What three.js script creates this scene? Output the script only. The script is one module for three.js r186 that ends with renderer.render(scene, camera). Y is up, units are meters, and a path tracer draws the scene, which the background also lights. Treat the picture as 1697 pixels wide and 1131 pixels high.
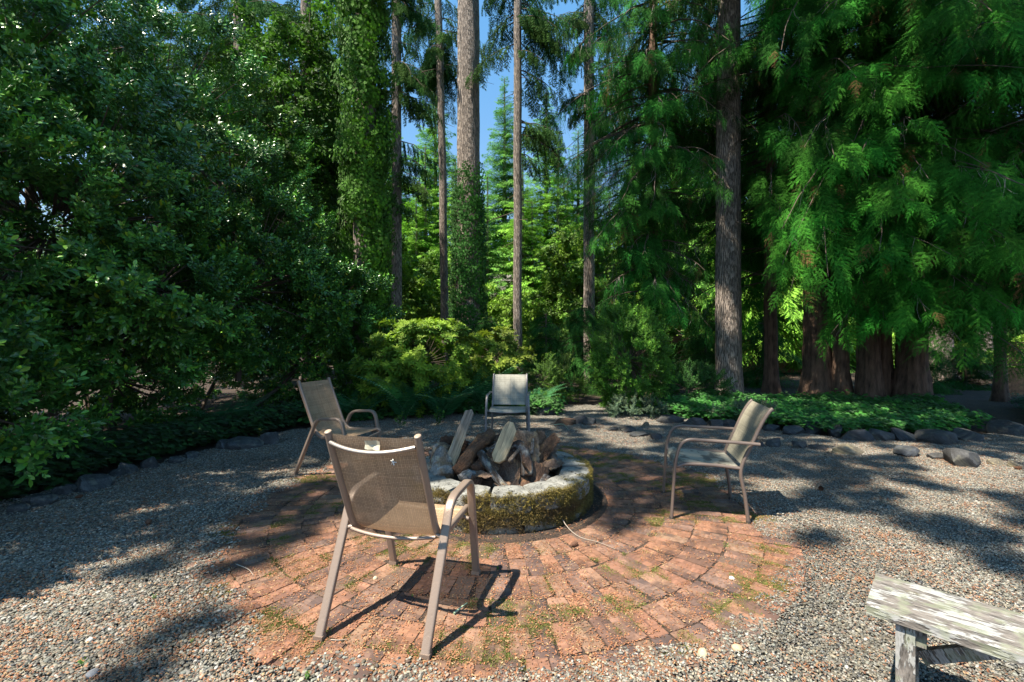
import * as THREE from 'three';
import { mergeGeometries } from 'three/addons/utils/BufferGeometryUtils.js';
import { ImprovedNoise } from 'three/addons/math/ImprovedNoise.js';

// ---------------------------------------------------------------- camera, sky, sun, exposure
const scene = new THREE.Scene();
const camera = new THREE.PerspectiveCamera(2 * Math.atan(565.5 / 740) * 180 / Math.PI, 1697 / 1131, 0.05, 900);
camera.position.set(0, 1.37, 0);
camera.lookAt(0, 1.37, -1);
const renderer = new THREE.WebGLRenderer();
renderer.toneMapping = THREE.LinearToneMapping;
renderer.toneMappingExposure = 2.5;
renderer.shadowMap.enabled = true;
const EXPOSURE = renderer.toneMappingExposure;

// direction to the sun: behind and to the left of the camera, 61 degrees up (shadow of 1 m falls 0.45 m right, 0.305 m away)
const SX = 0.45, SZ = 0.305;
const sunDir = new THREE.Vector3(-SX, 1, SZ).normalize();
{
  // clear summer sky: deep blue overhead, paler towards the horizon, a little brighter round the sun
  const W = 512, H = 256, d = new Float32Array(W * H * 4);
  for (let j = 0; j < H; j++) for (let i = 0; i < W; i++) {
    const up = ((j + 0.5) / H - 0.5) * Math.PI, az = ((i + 0.5) / W - 0.5) * 2 * Math.PI;
    const y = Math.sin(up), x = Math.cos(up) * Math.cos(az), z = Math.cos(up) * Math.sin(az);
    const c = x * sunDir.x + y * sunDir.y + z * sunDir.z, e = Math.max(y, 0);
    const hz = Math.pow(1 - e, 4), g = 0.5 * Math.pow(Math.max(c, 0), 6), k = 1.0 + 0.25 * c * c;
    const o = (j * W + i) * 4;
    d[o] = k * (0.21 + 1.1 * hz) + 0.9 * g; d[o + 1] = k * (0.60 + 1.1 * hz) + 0.9 * g; d[o + 2] = k * (1.18 + 0.9 * hz) + 0.85 * g; d[o + 3] = 1;
  }
  const t = new THREE.DataTexture(d, W, H, THREE.RGBAFormat, THREE.FloatType);
  t.mapping = THREE.EquirectangularReflectionMapping; t.magFilter = THREE.LinearFilter; t.needsUpdate = true;
  scene.background = t; scene.environment = t;
  scene.backgroundIntensity = 0.3; scene.environmentIntensity = 0.3;
}
const sun = new THREE.DirectionalLight(new THREE.Color(1.0, 0.91, 0.77), 5);
sun.name = 'sun';
sun.position.copy(sunDir).multiplyScalar(60);
sun.castShadow = true;
Object.assign(sun.shadow.camera, { left: -25, right: 25, top: 25, bottom: -25, near: 1, far: 160 });
sun.shadow.mapSize.set(4096, 4096);
sun.shadow.radius = 1;
scene.add(sun, sun.target);

// ---------------------------------------------------------------- helpers
const V = (x, y, z) => new THREE.Vector3(x, y, z);
const P = (x, y, away) => new THREE.Vector3(x, y, -away);                    // metres right, up, away from the camera
function rng(seed) { let a = seed >>> 0; return () => { a = (a + 0x6d2b79f5) | 0; let t = Math.imul(a ^ (a >>> 15), 1 | a); t = (t + Math.imul(t ^ (t >>> 7), 61 | t)) ^ t; return ((t ^ (t >>> 14)) >>> 0) / 4294967296; }; }
const rr = (R, a, b) => a + (b - a) * R();
const gauss = (R) => (R() + R() + R() + R() - 2) * 0.87;
const clamp = (x, a = 0, b = 1) => Math.min(b, Math.max(a, x)), mix = (a, b, t) => a + (b - a) * t, sstep = (a, b, x) => { const t = clamp((x - a) / (b - a)); return t * t * (3 - 2 * t); };
const C = (r, g, b) => new THREE.Color().setRGB(r, g, b);
const IN = new ImprovedNoise(), noise3 = (x, y, z) => IN.noise(x + 37.3, y + 11.7, z + 5.1);
const fbm3 = (x, y, z, o = 4) => { let s = 0, a = 0.5; for (let i = 0; i < o; i++) { s += a * noise3(x, y, z); x *= 2.03; y *= 2.03; z *= 2.03; a *= 0.5; } return s; };
const used = new Map();
function numbered(n) { const k = used.get(n) ?? 0; used.set(n, k + 1); return k ? n + '_' + String(k).padStart(3, '0') : n; }
function shade(o) { o.castShadow = true; o.receiveShadow = true; return o; }
function tag(o, label, category, group, kind) { Object.assign(o.userData, { label, category }); if (group) o.userData.group = group; if (kind) o.userData.kind = kind; return o; }
function thing(name, label, category, pos = V(0, 0, 0), turn = 0, group) {
  const g = new THREE.Group(); g.name = numbered(name); g.position.copy(pos); g.rotation.y = turn; scene.add(g); return tag(g, label, category, group);
}
function part(parent, name, geo, mat) { const m = shade(new THREE.Mesh(geo, mat)); m.name = name; parent.add(m); return m; }
function solo(name, geo, mat, label, category, group) { const m = shade(new THREE.Mesh(geo, mat)); m.name = numbered(name); scene.add(m); return tag(m, label, category, group); }
function struct(name, geo, mat, label) { const m = shade(new THREE.Mesh(geo, mat)); m.name = name; m.userData.kind = 'structure'; if (label) m.userData.label = label; scene.add(m); return m; }
function place(root, name, pos, turn, label, group) { const c = root.clone(); c.name = numbered(name); c.position.copy(pos); c.rotation.set(0, turn, 0); c.userData = { ...root.userData }; if (label) c.userData.label = label; if (group) c.userData.group = group; scene.add(c); return c; }
// copies of foliage: list of [matrix, colour]
function swarm(parent, name, geo, mat, list) {
  if (!list.length) return null;
  const im = shade(new THREE.InstancedMesh(geo, mat, list.length)); im.name = name; im.userData.kind = 'stuff';
  list.forEach(([m, c], i) => { im.setMatrixAt(i, m); im.setColorAt(i, c ?? WHITE); });
  (parent ?? scene).add(im); return im;
}
const WHITE = C(1, 1, 1);
// a frame whose z axis is dir, y axis near up
function frame(pos, dir, up, s = 1) {
  const z = dir.clone().normalize(); let x = up.clone().cross(z); if (x.lengthSq() < 1e-6) x = V(1, 0, 0).cross(z); x.normalize();
  const y = z.clone().cross(x); return new THREE.Matrix4().makeBasis(x.multiplyScalar(s), y.multiplyScalar(s), z.multiplyScalar(s)).setPosition(pos);
}
const rdir = (R) => { const z = 2 * R() - 1, a = R() * 6.2832, s = Math.sqrt(1 - z * z); return V(s * Math.cos(a), z, s * Math.sin(a)); };

class GB {
  constructor() { this.p = []; this.u = []; this.c = []; this.i = []; }
  v(x, y, z, u = 0, w = 0, k = 1) { this.p.push(x, y, z); this.u.push(u, w); if (typeof k === 'number') this.c.push(k, k, k); else this.c.push(k.r, k.g, k.b); return this.p.length / 3 - 1; }
  vv(q, u, w, k) { return this.v(q.x, q.y, q.z, u, w, k); }
  t(a, b, c) { this.i.push(a, b, c); }
  q(a, b, c, d) { this.i.push(a, b, c, a, c, d); }
  build(flat = false, color = true) {
    let g = new THREE.BufferGeometry();
    g.setAttribute('position', new THREE.BufferAttribute(new Float32Array(this.p), 3));
    g.setAttribute('uv', new THREE.BufferAttribute(new Float32Array(this.u), 2));
    if (color) g.setAttribute('color', new THREE.BufferAttribute(new Float32Array(this.c), 3));
    g.setIndex(this.i); if (flat) g = g.toNonIndexed(); g.computeVertexNormals(); return g;
  }
  // a leaf: folded blade that starts at b, grows along d, faces n
  leaf(b, d, n, L, W, { seg = 3, fold = 0.25, curl = 0.25, k = 1, belly = 0.45 } = {}) {
    const s = d.clone().cross(n).normalize(), at = (t, e) => {
      const w = e * W * 0.5 * Math.pow(Math.sin(Math.PI * Math.pow(t, belly > 0.45 ? 1.2 : 0.8)), 0.9);
      return V(0, 0, 0).addScaledVector(d, L * t).addScaledVector(n, -curl * L * t * t + fold * Math.abs(w)).addScaledVector(s, w).add(b);
    };
    let l = -1, m = this.vv(b, 0, 0, k), r = -1;
    for (let j = 1; j <= seg; j++) {
      const t = j / seg, m2 = this.vv(at(t, 0), 0.5, t, k);
      if (j === seg) { if (l >= 0) { this.t(l, m2, m); this.t(m, m2, r); } break; }
      const l2 = this.vv(at(t, -1), 0, t, k), r2 = this.vv(at(t, 1), 1, t, k);
      if (l < 0) { this.t(m, l2, m2); this.t(m, m2, r2); } else { this.q(l, l2, m2, m); this.q(m, m2, r2, r); }
      l = l2; m = m2; r = r2;
    }
  }
  // tube along points with radii
  tube(pts, rad, seg = 5, k = 1, cap = false) {
    let prev = null, ref = V(0, 1, 0.01), len = 0;
    for (let j = 0; j < pts.length; j++) {
      const T = (pts[Math.min(j + 1, pts.length - 1)]).clone().sub(pts[Math.max(j - 1, 0)]).normalize();
      if (Math.abs(T.dot(ref)) > 0.97) ref = V(1, 0.02, 0);
      const X = ref.clone().cross(T).normalize(), Y = T.clone().cross(X), row = [];
      if (j) len += pts[j].distanceTo(pts[j - 1]);
      const r = typeof rad === 'function' ? rad(j / (pts.length - 1)) : rad[Math.min(j, rad.length - 1)];
      for (let a = 0; a <= seg; a++) { const th = a / seg * 6.28318; row.push(this.vv(pts[j].clone().addScaledVector(X, Math.cos(th) * r).addScaledVector(Y, Math.sin(th) * r), a / seg * 6.283 * r, len, k)); }
      if (prev) for (let a = 0; a < seg; a++) this.q(prev[a], prev[a + 1], row[a + 1], row[a]);
      if (cap && (j === 0 || j === pts.length - 1)) { const m = this.vv(pts[j], 0, 0, k); for (let a = 0; a < seg; a++) j ? this.t(m, row[a], row[a + 1]) : this.t(m, row[a + 1], row[a]); }
      prev = row; ref = Y;
    }
  }
}
// extrude a closed profile [[u,v],...] along a path; side = lateral axis kept fixed
function sweep(pts, prof, side, caps = true) {
  const g = new GB(); let prev = null, len = 0; const n = prof.length, rows = [];
  for (let j = 0; j < pts.length; j++) {
    const a = pts[Math.max(j - 1, 0)], b = pts[Math.min(j + 1, pts.length - 1)], T = b.clone().sub(a).normalize();
    const N = T.clone().cross(side).normalize(), S = N.clone().cross(T).normalize();
    if (j) len += pts[j].distanceTo(pts[j - 1]);
    const row = []; let per = 0;
    for (let k = 0; k <= n; k++) { const [u, v] = prof[k % n]; if (k) per += Math.hypot(u - prof[k - 1][0], v - prof[k - 1][1]); row.push(g.vv(pts[j].clone().addScaledVector(S, u).addScaledVector(N, v), per, len)); }
    if (prev) for (let k = 0; k < n; k++) g.q(prev[k], prev[k + 1], row[k + 1], row[k]);
    prev = row; rows.push(row);
  }
  if (caps) for (const [j, f] of [[0, 1], [rows.length - 1, 0]]) {
    const ring = rows[j].slice(0, n).map((i) => g.v(g.p[i * 3], g.p[i * 3 + 1], g.p[i * 3 + 2])), m = g.vv(pts[j]);
    for (let k = 0; k < n; k++) f ? g.t(m, ring[(k + 1) % n], ring[k]) : g.t(m, ring[k], ring[(k + 1) % n]);
  }
  return g.build(false, false);
}
// round the corners of a polyline
function fillet(pts, r, n = 5) {
  const out = [pts[0].clone()];
  for (let i = 1; i < pts.length - 1; i++) {
    const rad = Array.isArray(r) ? r[i - 1] : r, p = pts[i], a = pts[i - 1].clone().sub(p), b = pts[i + 1].clone().sub(p);
    const d = Math.min(rad, a.length() * 0.48, b.length() * 0.48), A = p.clone().addScaledVector(a.normalize(), d), B = p.clone().addScaledVector(b.normalize(), d);
    for (let k = 0; k <= n; k++) { const t = k / n; out.push(A.clone().multiplyScalar((1 - t) * (1 - t)).addScaledVector(p, 2 * t * (1 - t)).addScaledVector(B, t * t)); }
  }
  out.push(pts[pts.length - 1].clone()); return out;
}
const oval = (w, h, n = 10, e = 0.7) => Array.from({ length: n }, (_, i) => { const a = (i + 0.5) / n * 2 * Math.PI, c = Math.cos(a), s = Math.sin(a); return [w / 2 * Math.sign(c) * Math.pow(Math.abs(c), e), h / 2 * Math.sign(s) * Math.pow(Math.abs(s), e)]; });

// ---------------------------------------------------------------- textures (all tile)
function lattice(seed, n) { const R = rng(seed), a = new Float32Array(n * n); for (let i = 0; i < a.length; i++) a[i] = R(); return a; }
function vnoise(L, n, x, y) {   // x,y in cells, period n
  const xi = Math.floor(x), yi = Math.floor(y), fx = x - xi, fy = y - yi, u = fx * fx * (3 - 2 * fx), v = fy * fy * (3 - 2 * fy);
  const w = (k) => ((k % n) + n) % n, a = L[w(yi) * n + w(xi)], b = L[w(yi) * n + w(xi + 1)], c = L[w(yi + 1) * n + w(xi)], d = L[w(yi + 1) * n + w(xi + 1)];
  return mix(mix(a, b, u), mix(c, d, u), v);
}
function tileFbm(seed, fx, fy, oct) {   // returns f(u,v) in 0..1, period 1
  const n = 256, L = lattice(seed, n);
  return (u, v) => { let s = 0, a = 0.5, t = 0; for (let o = 0; o < oct; o++) { const cx = fx * (1 << o), cy = fy * (1 << o); const x = u * cx, y = v * cy; const xi = Math.floor(x), yi = Math.floor(y), X = x - xi, Y = y - yi, U = X * X * (3 - 2 * X), W = Y * Y * (3 - 2 * Y); const g = (i, j) => L[((((j % cy) + cy) % cy + o * 17) % n) * n + (((i % cx) + cx) % cx + o * 31) % n]; s += a * mix(mix(g(xi, yi), g(xi + 1, yi), U), mix(g(xi, yi + 1), g(xi + 1, yi + 1), U), W); t += a; a *= 0.5; } return s / t; };
}
const toS = (x) => { x = clamp(x); return x <= 0.0031308 ? x * 12.92 : 1.055 * Math.pow(x, 1 / 2.4) - 0.055; };
function tex(w, h, f, srgb = true) {
  const d = new Uint8Array(w * h * 4);
  for (let y = 0; y < h; y++) for (let x = 0; x < w; x++) {
    const c = f((x + 0.5) / w, (y + 0.5) / h), o = (y * w + x) * 4;
    if (typeof c === 'number') d[o] = d[o + 1] = d[o + 2] = 255 * clamp(srgb ? toS(c) : c);
    else for (let k = 0; k < 3; k++) d[o + k] = 255 * (srgb ? toS(c[k]) : clamp(c[k]));
    d[o + 3] = 255;
  }
  const t = new THREE.DataTexture(d, w, h, THREE.RGBAFormat); t.wrapS = t.wrapT = THREE.RepeatWrapping; t.magFilter = THREE.LinearFilter; t.minFilter = THREE.LinearMipmapLinearFilter; t.generateMipmaps = true; if (srgb) t.colorSpace = THREE.SRGBColorSpace; t.needsUpdate = true; return t;
}
const rep = (t, x, y) => { const c = t.clone(); c.repeat.set(x, y); c.needsUpdate = true; return c; };
const lerp3 = (a, b, t) => [mix(a[0], b[0], t), mix(a[1], b[1], t), mix(a[2], b[2], t)];
const mat = (o) => new THREE.MeshStandardMaterial({ roughness: 0.9, ...o });
const phys = (o) => new THREE.MeshPhysicalMaterial({ roughness: 0.9, ...o });

const T = {};
{ // brick: mottled clay with dark stains, pale bloom and pits
  const a = tileFbm(11, 4, 4, 5), b = tileFbm(12, 3, 3, 3), c = tileFbm(13, 40, 40, 2), e = tileFbm(14, 9, 9, 4);
  T.brick = tex(512, 512, (u, v) => { let k = 0.60 + 1.0 * (a(u, v) - 0.5) + 0.45 * (c(u, v) - 0.5); const st = sstep(0.50, 0.66, b(u, v)) * 0.7, bl = sstep(0.58, 0.72, e(u, v)) * 0.4; let q = [k, k * 0.95, k * 0.9]; q = lerp3(q, [0.22, 0.23, 0.27], st); return lerp3(q, [0.95, 0.9, 0.8], bl); });
  T.brickH = tex(512, 512, (u, v) => 0.5 + 0.5 * (c(u, v) - 0.5) + 0.9 * (e(u, v) - 0.5) - 0.5 * sstep(0.68, 0.8, c(v, u)), false);
}
{ // furrowed bark
  const a = tileFbm(21, 20, 4, 4), b = tileFbm(22, 6, 6, 4), c = tileFbm(23, 40, 20, 3), l = tileFbm(24, 8, 8, 4);
  const ridge = (u, v) => Math.abs(2 * a(u + 0.05 * b(u, v), v) - 1);
  T.bark = tex(512, 512, (u, v) => { const r = ridge(u, v), k = mix(0.3, 1.0, sstep(0.0, 0.3, r)) * (0.7 + 0.6 * c(u, v)); return lerp3([k, k * 0.97, k * 0.94], [1.0, 1.05, 1.0], 0.5 * sstep(0.6, 0.72, l(u, v))); });
  T.barkH = tex(512, 512, (u, v) => sstep(0, 0.35, ridge(u, v)) * 0.8 + 0.25 * c(u, v), false);
}
{ // stringy cedar bark
  const a0 = tileFbm(31, 12, 3, 5), c = tileFbm(33, 50, 8, 3), wv = tileFbm(34, 3, 3, 3), a = (u, v) => a0(u + 0.08 * (wv(u, v) - 0.5), v);
  T.string = tex(512, 512, (u, v) => { const k = 0.42 + 1.1 * (a(u, v) - 0.3) + 0.4 * (c(u, v) - 0.5) + 0.4 * (wv(v, u) - 0.5); return [k, k * 0.95, k * 0.92]; });
  T.stringH = tex(512, 512, (u, v) => 0.8 * a(u, v) + 0.3 * c(u, v), false);
}
{ // cast concrete: sand grain and small pits
  const a = tileFbm(41, 5, 5, 5), c = tileFbm(42, 90, 90, 2), p = tileFbm(43, 34, 34, 2);
  T.concrete = tex(512, 512, (u, v) => { const k = 0.66 + 1.1 * (a(u, v) - 0.5) + 0.45 * (c(u, v) - 0.5) - 0.55 * sstep(0.7, 0.82, p(u, v)); return [k, k, k * 0.97]; });
  T.concreteH = tex(512, 512, (u, v) => 0.5 + 0.4 * (c(u, v) - 0.5) - 0.6 * sstep(0.66, 0.82, p(u, v)) + 0.4 * (a(u, v) - 0.5), false);
}
{ // basalt
  const a = tileFbm(51, 4, 4, 6), c = tileFbm(52, 50, 50, 2), l = tileFbm(53, 7, 7, 4);
  T.rock = tex(512, 512, (u, v) => { const k = 0.55 + 0.7 * (a(u, v) - 0.5) + 0.4 * (c(u, v) - 0.5); return lerp3([k, k, k], [1.1, 1.05, 0.8], 0.6 * sstep(0.6, 0.75, l(u, v))); });
  T.rockH = tex(512, 512, (u, v) => a(u, v) * 0.8 + 0.3 * c(u, v), false);
}
{ // weathered wood grain along v
  const a = tileFbm(61, 30, 2, 4), b = tileFbm(62, 4, 3, 4), c = tileFbm(63, 90, 8, 2);
  T.wood = tex(512, 512, (u, v) => { const w = u + 0.03 * (b(u, v) - 0.5), k = 0.6 + 0.7 * (a(w, v) - 0.5) + 0.35 * (c(w, v) - 0.5) + 0.4 * (b(u, v) - 0.5); return [k, k * 0.96, k * 0.9]; });
  T.woodH = tex(512, 512, (u, v) => a(u + 0.03 * (b(u, v) - 0.5), v) * 0.8 + 0.3 * c(u, v), false);
}
{ // flaking white paint over grey wood, grain along v
  const a = tileFbm(71, 30, 5, 4), b = tileFbm(72, 9, 4, 5), c = tileFbm(73, 90, 18, 3), al = tileFbm(74, 8, 6, 4), ed = tileFbm(75, 4, 2, 3);
  const paint = (u, v) => sstep(0.49, 0.55, 0.5 * b(u, v) + 0.3 * a(u, v) + 0.2 * c(u, v) + 0.22 * (ed(u, v) - 0.42));
  T.paint = tex(1024, 1024, (u, v) => { const k = 0.15 + 0.22 * (a(u, v) - 0.5) + 0.22 * (c(u, v) - 0.5), p = 0.31 + 0.22 * (c(u, v) - 0.5); let q = lerp3([k * 1.05, k * 0.94, k * 0.84], [p, p, p * 0.96], paint(u, v)); return lerp3(q, [0.22, 0.25, 0.16], 0.5 * sstep(0.52, 0.72, al(u, v))); });
  T.paintH = tex(1024, 1024, (u, v) => 0.45 * a(u, v) + 0.2 * c(u, v) + 0.35 * paint(u, v), false);
}
{ // bark-brown humus with needles
  const a = tileFbm(81, 6, 6, 5), c = tileFbm(82, 80, 80, 2), e = tileFbm(83, 30, 90, 2);
  T.soil = tex(512, 512, (u, v) => { const k = 0.5 + 0.7 * (a(u, v) - 0.5) + 0.8 * (c(u, v) - 0.5); return lerp3([0.075 * k, 0.05 * k, 0.034 * k], [0.16, 0.08, 0.04], 0.4 * sstep(0.62, 0.75, e(u, v))); });
  T.soilH = tex(512, 512, (u, v) => 0.5 * a(u, v) + 0.6 * c(u, v), false);
}
{ // small stones seen far off
  const n = 40, R = rng(91), pt = Array.from({ length: n * n }, () => [R(), R(), R(), R()]);
  const cell = (u, v) => { const x = u * n, y = v * n, xi = Math.floor(x), yi = Math.floor(y); let b = 9, id = 0, s = 9; for (let j = -1; j <= 1; j++) for (let i = -1; i <= 1; i++) { const k = ((yi + j + n) % n) * n + (xi + i + n) % n, q = pt[k], d = Math.hypot(xi + i + q[0] - x, (yi + j + q[1] - y) * 1.3); if (d < b) { s = b; b = d; id = k; } else if (d < s) s = d; } return [b, s, id]; };
  T.gravel = tex(512, 512, (u, v) => { const [b, s, id] = cell(u, v), q = pt[id], e = sstep(0.02, 0.25, s - b); const k = (0.1 + 0.32 * q[2] * q[2]) * mix(0.3, 1, e); return q[3] > 0.88 ? [k * 1.5, k * 0.8, k * 0.5] : q[3] > 0.5 ? [k, k * 0.98, k * 0.88] : [k * 0.9, k * 0.97, k]; });
  T.gravelH = tex(512, 512, (u, v) => { const [b, s] = cell(u, v); return sstep(0, 0.5, s - b); }, false);
}
{ // woven sling: 64 threads across the tile
  const a = tileFbm(101, 10, 10, 3), R = rng(7), wx = Array.from({ length: 32 }, () => R()), wy = Array.from({ length: 32 }, () => R());
  T.weave = tex(512, 512, (u, v) => { const x = u * 32, y = v * 32, i = Math.floor(x), j = Math.floor(y), fx = x - i, fy = y - j, over = (i + j) & 1, th = Math.sin(Math.PI * (over ? fy : fx)); const k = (0.45 + 0.55 * th) * (0.72 + 0.35 * (over ? wx[i] : wy[j])) * (0.85 + 0.3 * a(u, v)); return [k, k * 0.97, k * 0.93]; });
}
// ---------------------------------------------------------------- ground
const M = {};
M.soil = mat({ map: rep(T.soil, 1, 1), bumpMap: rep(T.soilH, 1, 1), bumpScale: 0.02 });
M.gravel = mat({ map: T.gravel, bumpMap: T.gravelH, bumpScale: 0.012 });
{
  const n = 160, g = new GB(), S = 200;
  const q = (t) => { const a = 2 * t - 1; return S * (0.12 * a + 0.88 * a * a * a); };
  for (let j = 0; j <= n; j++) for (let i = 0; i <= n; i++) {
    const x = q(i / n), z = q(j / n), r = Math.hypot(x, z + 4), far = sstep(7, 14, r);
    g.v(x, -0.05 + far * (0.06 + 0.22 * fbm3(x * 0.3, 0, z * 0.3, 3)), z, x / 0.8, z / 0.8);
  }
  for (let j = 0; j < n; j++) for (let i = 0; i < n; i++) { const a = j * (n + 1) + i; g.q(a, a + n + 1, a + n + 2, a + 1); }
  struct('ground', g.build(false, false), M.soil, 'dark humus under the trees');
}
const gravelEdge = [[-4.4, -3], [-4.3, 0.5], [-4.25, 3.7], [-4.05, 4.7], [-3.65, 6.0], [-3.4, 6.8], [-2.6, 7.8], [-1.6, 8.5], [-0.5, 8.7], [0.4, 9.0], [1.2, 9.6], [1.9, 9.6], [2.3, 8.6], [2.87, 8.0], [3.94, 6.9], [4.6, 6.35], [5.6, 6.05], [7.5, 6.7], [11, 6.9], [11, -3]];
const inPoly = (poly, x, y) => { let c = false; for (let i = 0, j = poly.length - 1; i < poly.length; j = i++) { const [xi, yi] = poly[i], [xj, yj] = poly[j]; if ((yi > y) !== (yj > y) && x < (xj - xi) * (y - yi) / (yj - yi) + xi) c = !c; } return c; };
const PX = -0.1, PZ = 3.95;                     // middle of the fire pit, metres right of and away from the camera
{
  const s = new THREE.Shape(gravelEdge.map(([x, y]) => new THREE.Vector2(x, y)));
  const g = new THREE.ShapeGeometry(s); g.rotateX(-Math.PI / 2);
  const p = g.attributes.position, u = g.attributes.uv; for (let i = 0; i < p.count; i++) { u.setXY(i, p.getX(i) / 0.6, p.getZ(i) / 0.6); p.setY(i, -0.016); }
  struct('gravel', g, M.gravel, 'grey pea gravel round the brick circle');
}
// pebbles
M.pebble = mat({ roughness: 0.75, vertexColors: true });
const pebblePatches = [];
{
  const ico = new THREE.IcosahedronGeometry(1, 1), ip = ico.attributes.position, R = rng(5);
  // shared-vertex version for smooth shading
  const key = new Map(), vs = [], tri = []; for (let i = 0; i < ip.count; i++) { const k = [ip.getX(i), ip.getY(i), ip.getZ(i)].map((x) => x.toFixed(3)).join(); if (!key.has(k)) { key.set(k, vs.length); vs.push(V(ip.getX(i), ip.getY(i), ip.getZ(i))); } tri.push(key.get(k)); }
  for (let n = 0; n < 14; n++) {
    const g = new GB();
    for (let k = 0; k < 260; k++) {
      const r = 0.145 * Math.sqrt(R()), a = R() * 6.283, x = r * Math.cos(a), z = r * Math.sin(a), sz = 0.0034 + 0.0048 * Math.pow(R(), 1.7);
      const m = new THREE.Matrix4().compose(V(x, rr(R, -0.006, 0.004), z), new THREE.Quaternion().setFromEuler(new THREE.Euler(gauss(R) * 0.35, R() * 6.28, gauss(R) * 0.35)), V(sz * rr(R, 1.0, 1.7), sz * rr(R, 0.55, 0.85), sz * rr(R, 0.8, 1.1)));
      const t = R(), b = 0.08 + 0.245 * Math.pow(R(), 1.5); let c = t < 0.34 ? C(b * 1.06, b, b * 0.84) : t < 0.64 ? C(b * 1.15, b * 1.02, b * 0.76) : t < 0.78 ? C(b * 0.92, b * 0.96, b * 0.82) : t < 0.88 ? C(b * 1.5, b * 1.45, b * 1.3) : t < 0.95 ? C(b * 1.2, b * 0.8, b * 0.58) : C(b * 0.4, b * 0.42, b * 0.45);
      const o = g.p.length / 3; for (const q of vs) { const w = q.clone(); w.multiplyScalar(1 + 0.18 * noise3(q.x * 1.3 + k, q.y * 1.3, q.z * 1.3 + n)); w.applyMatrix4(m); g.v(w.x, w.y, w.z, 0, 0, c); }
      for (const q of tri) g.i.push(o + q);
    }
    pebblePatches.push(g.build());
  }
  const lists = pebblePatches.map(() => []), S = 0.125; let row = 0;
  for (let z = 1.25; z < 9.8; z += S * 0.866, row++) for (let x = -1.3 * z - 0.6 + (row & 1) * S / 2; x < 1.3 * z + 0.6; x += S) {
    const X = x + gauss(R) * 0.03, Z = z + gauss(R) * 0.03, r = Math.hypot(X - PX, Z - PZ) + 0.3 * fbm3(X * 2.2, 3, Z * 2.2, 3);
    if (!inPoly(gravelEdge, X, Z) || r < (Z < 2.3 ? 2.2 : 2.09) || (r < 2.22 && R() < 0.5) || (Z > 6 && R() < 0.15)) continue;
    const s = (X < 0 ? 1.0 : 0.74) * rr(R, 0.85, 1.2), k = 0.85 + 0.5 * fbm3(X * 0.8, 9, Z * 0.8, 3);
    lists[Math.floor(R() * lists.length)].push([new THREE.Matrix4().compose(P(X, Math.hypot(X - PX, Z - PZ) < 2.3 ? 0.003 : -0.006, Z), new THREE.Quaternion().setFromAxisAngle(V(0, 1, 0), R() * 6.28), V(s, s, s)), C(k, k, k)]);
  }
  const root = thing('gravel_pebbles', 'loose grey and tan pebbles covering the gravel round the brick circle', 'pebbles'); root.userData.kind = 'stuff';
  lists.forEach((l, i) => swarm(root, 'pebbles', pebblePatches[i], M.pebble, l));
}

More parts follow.
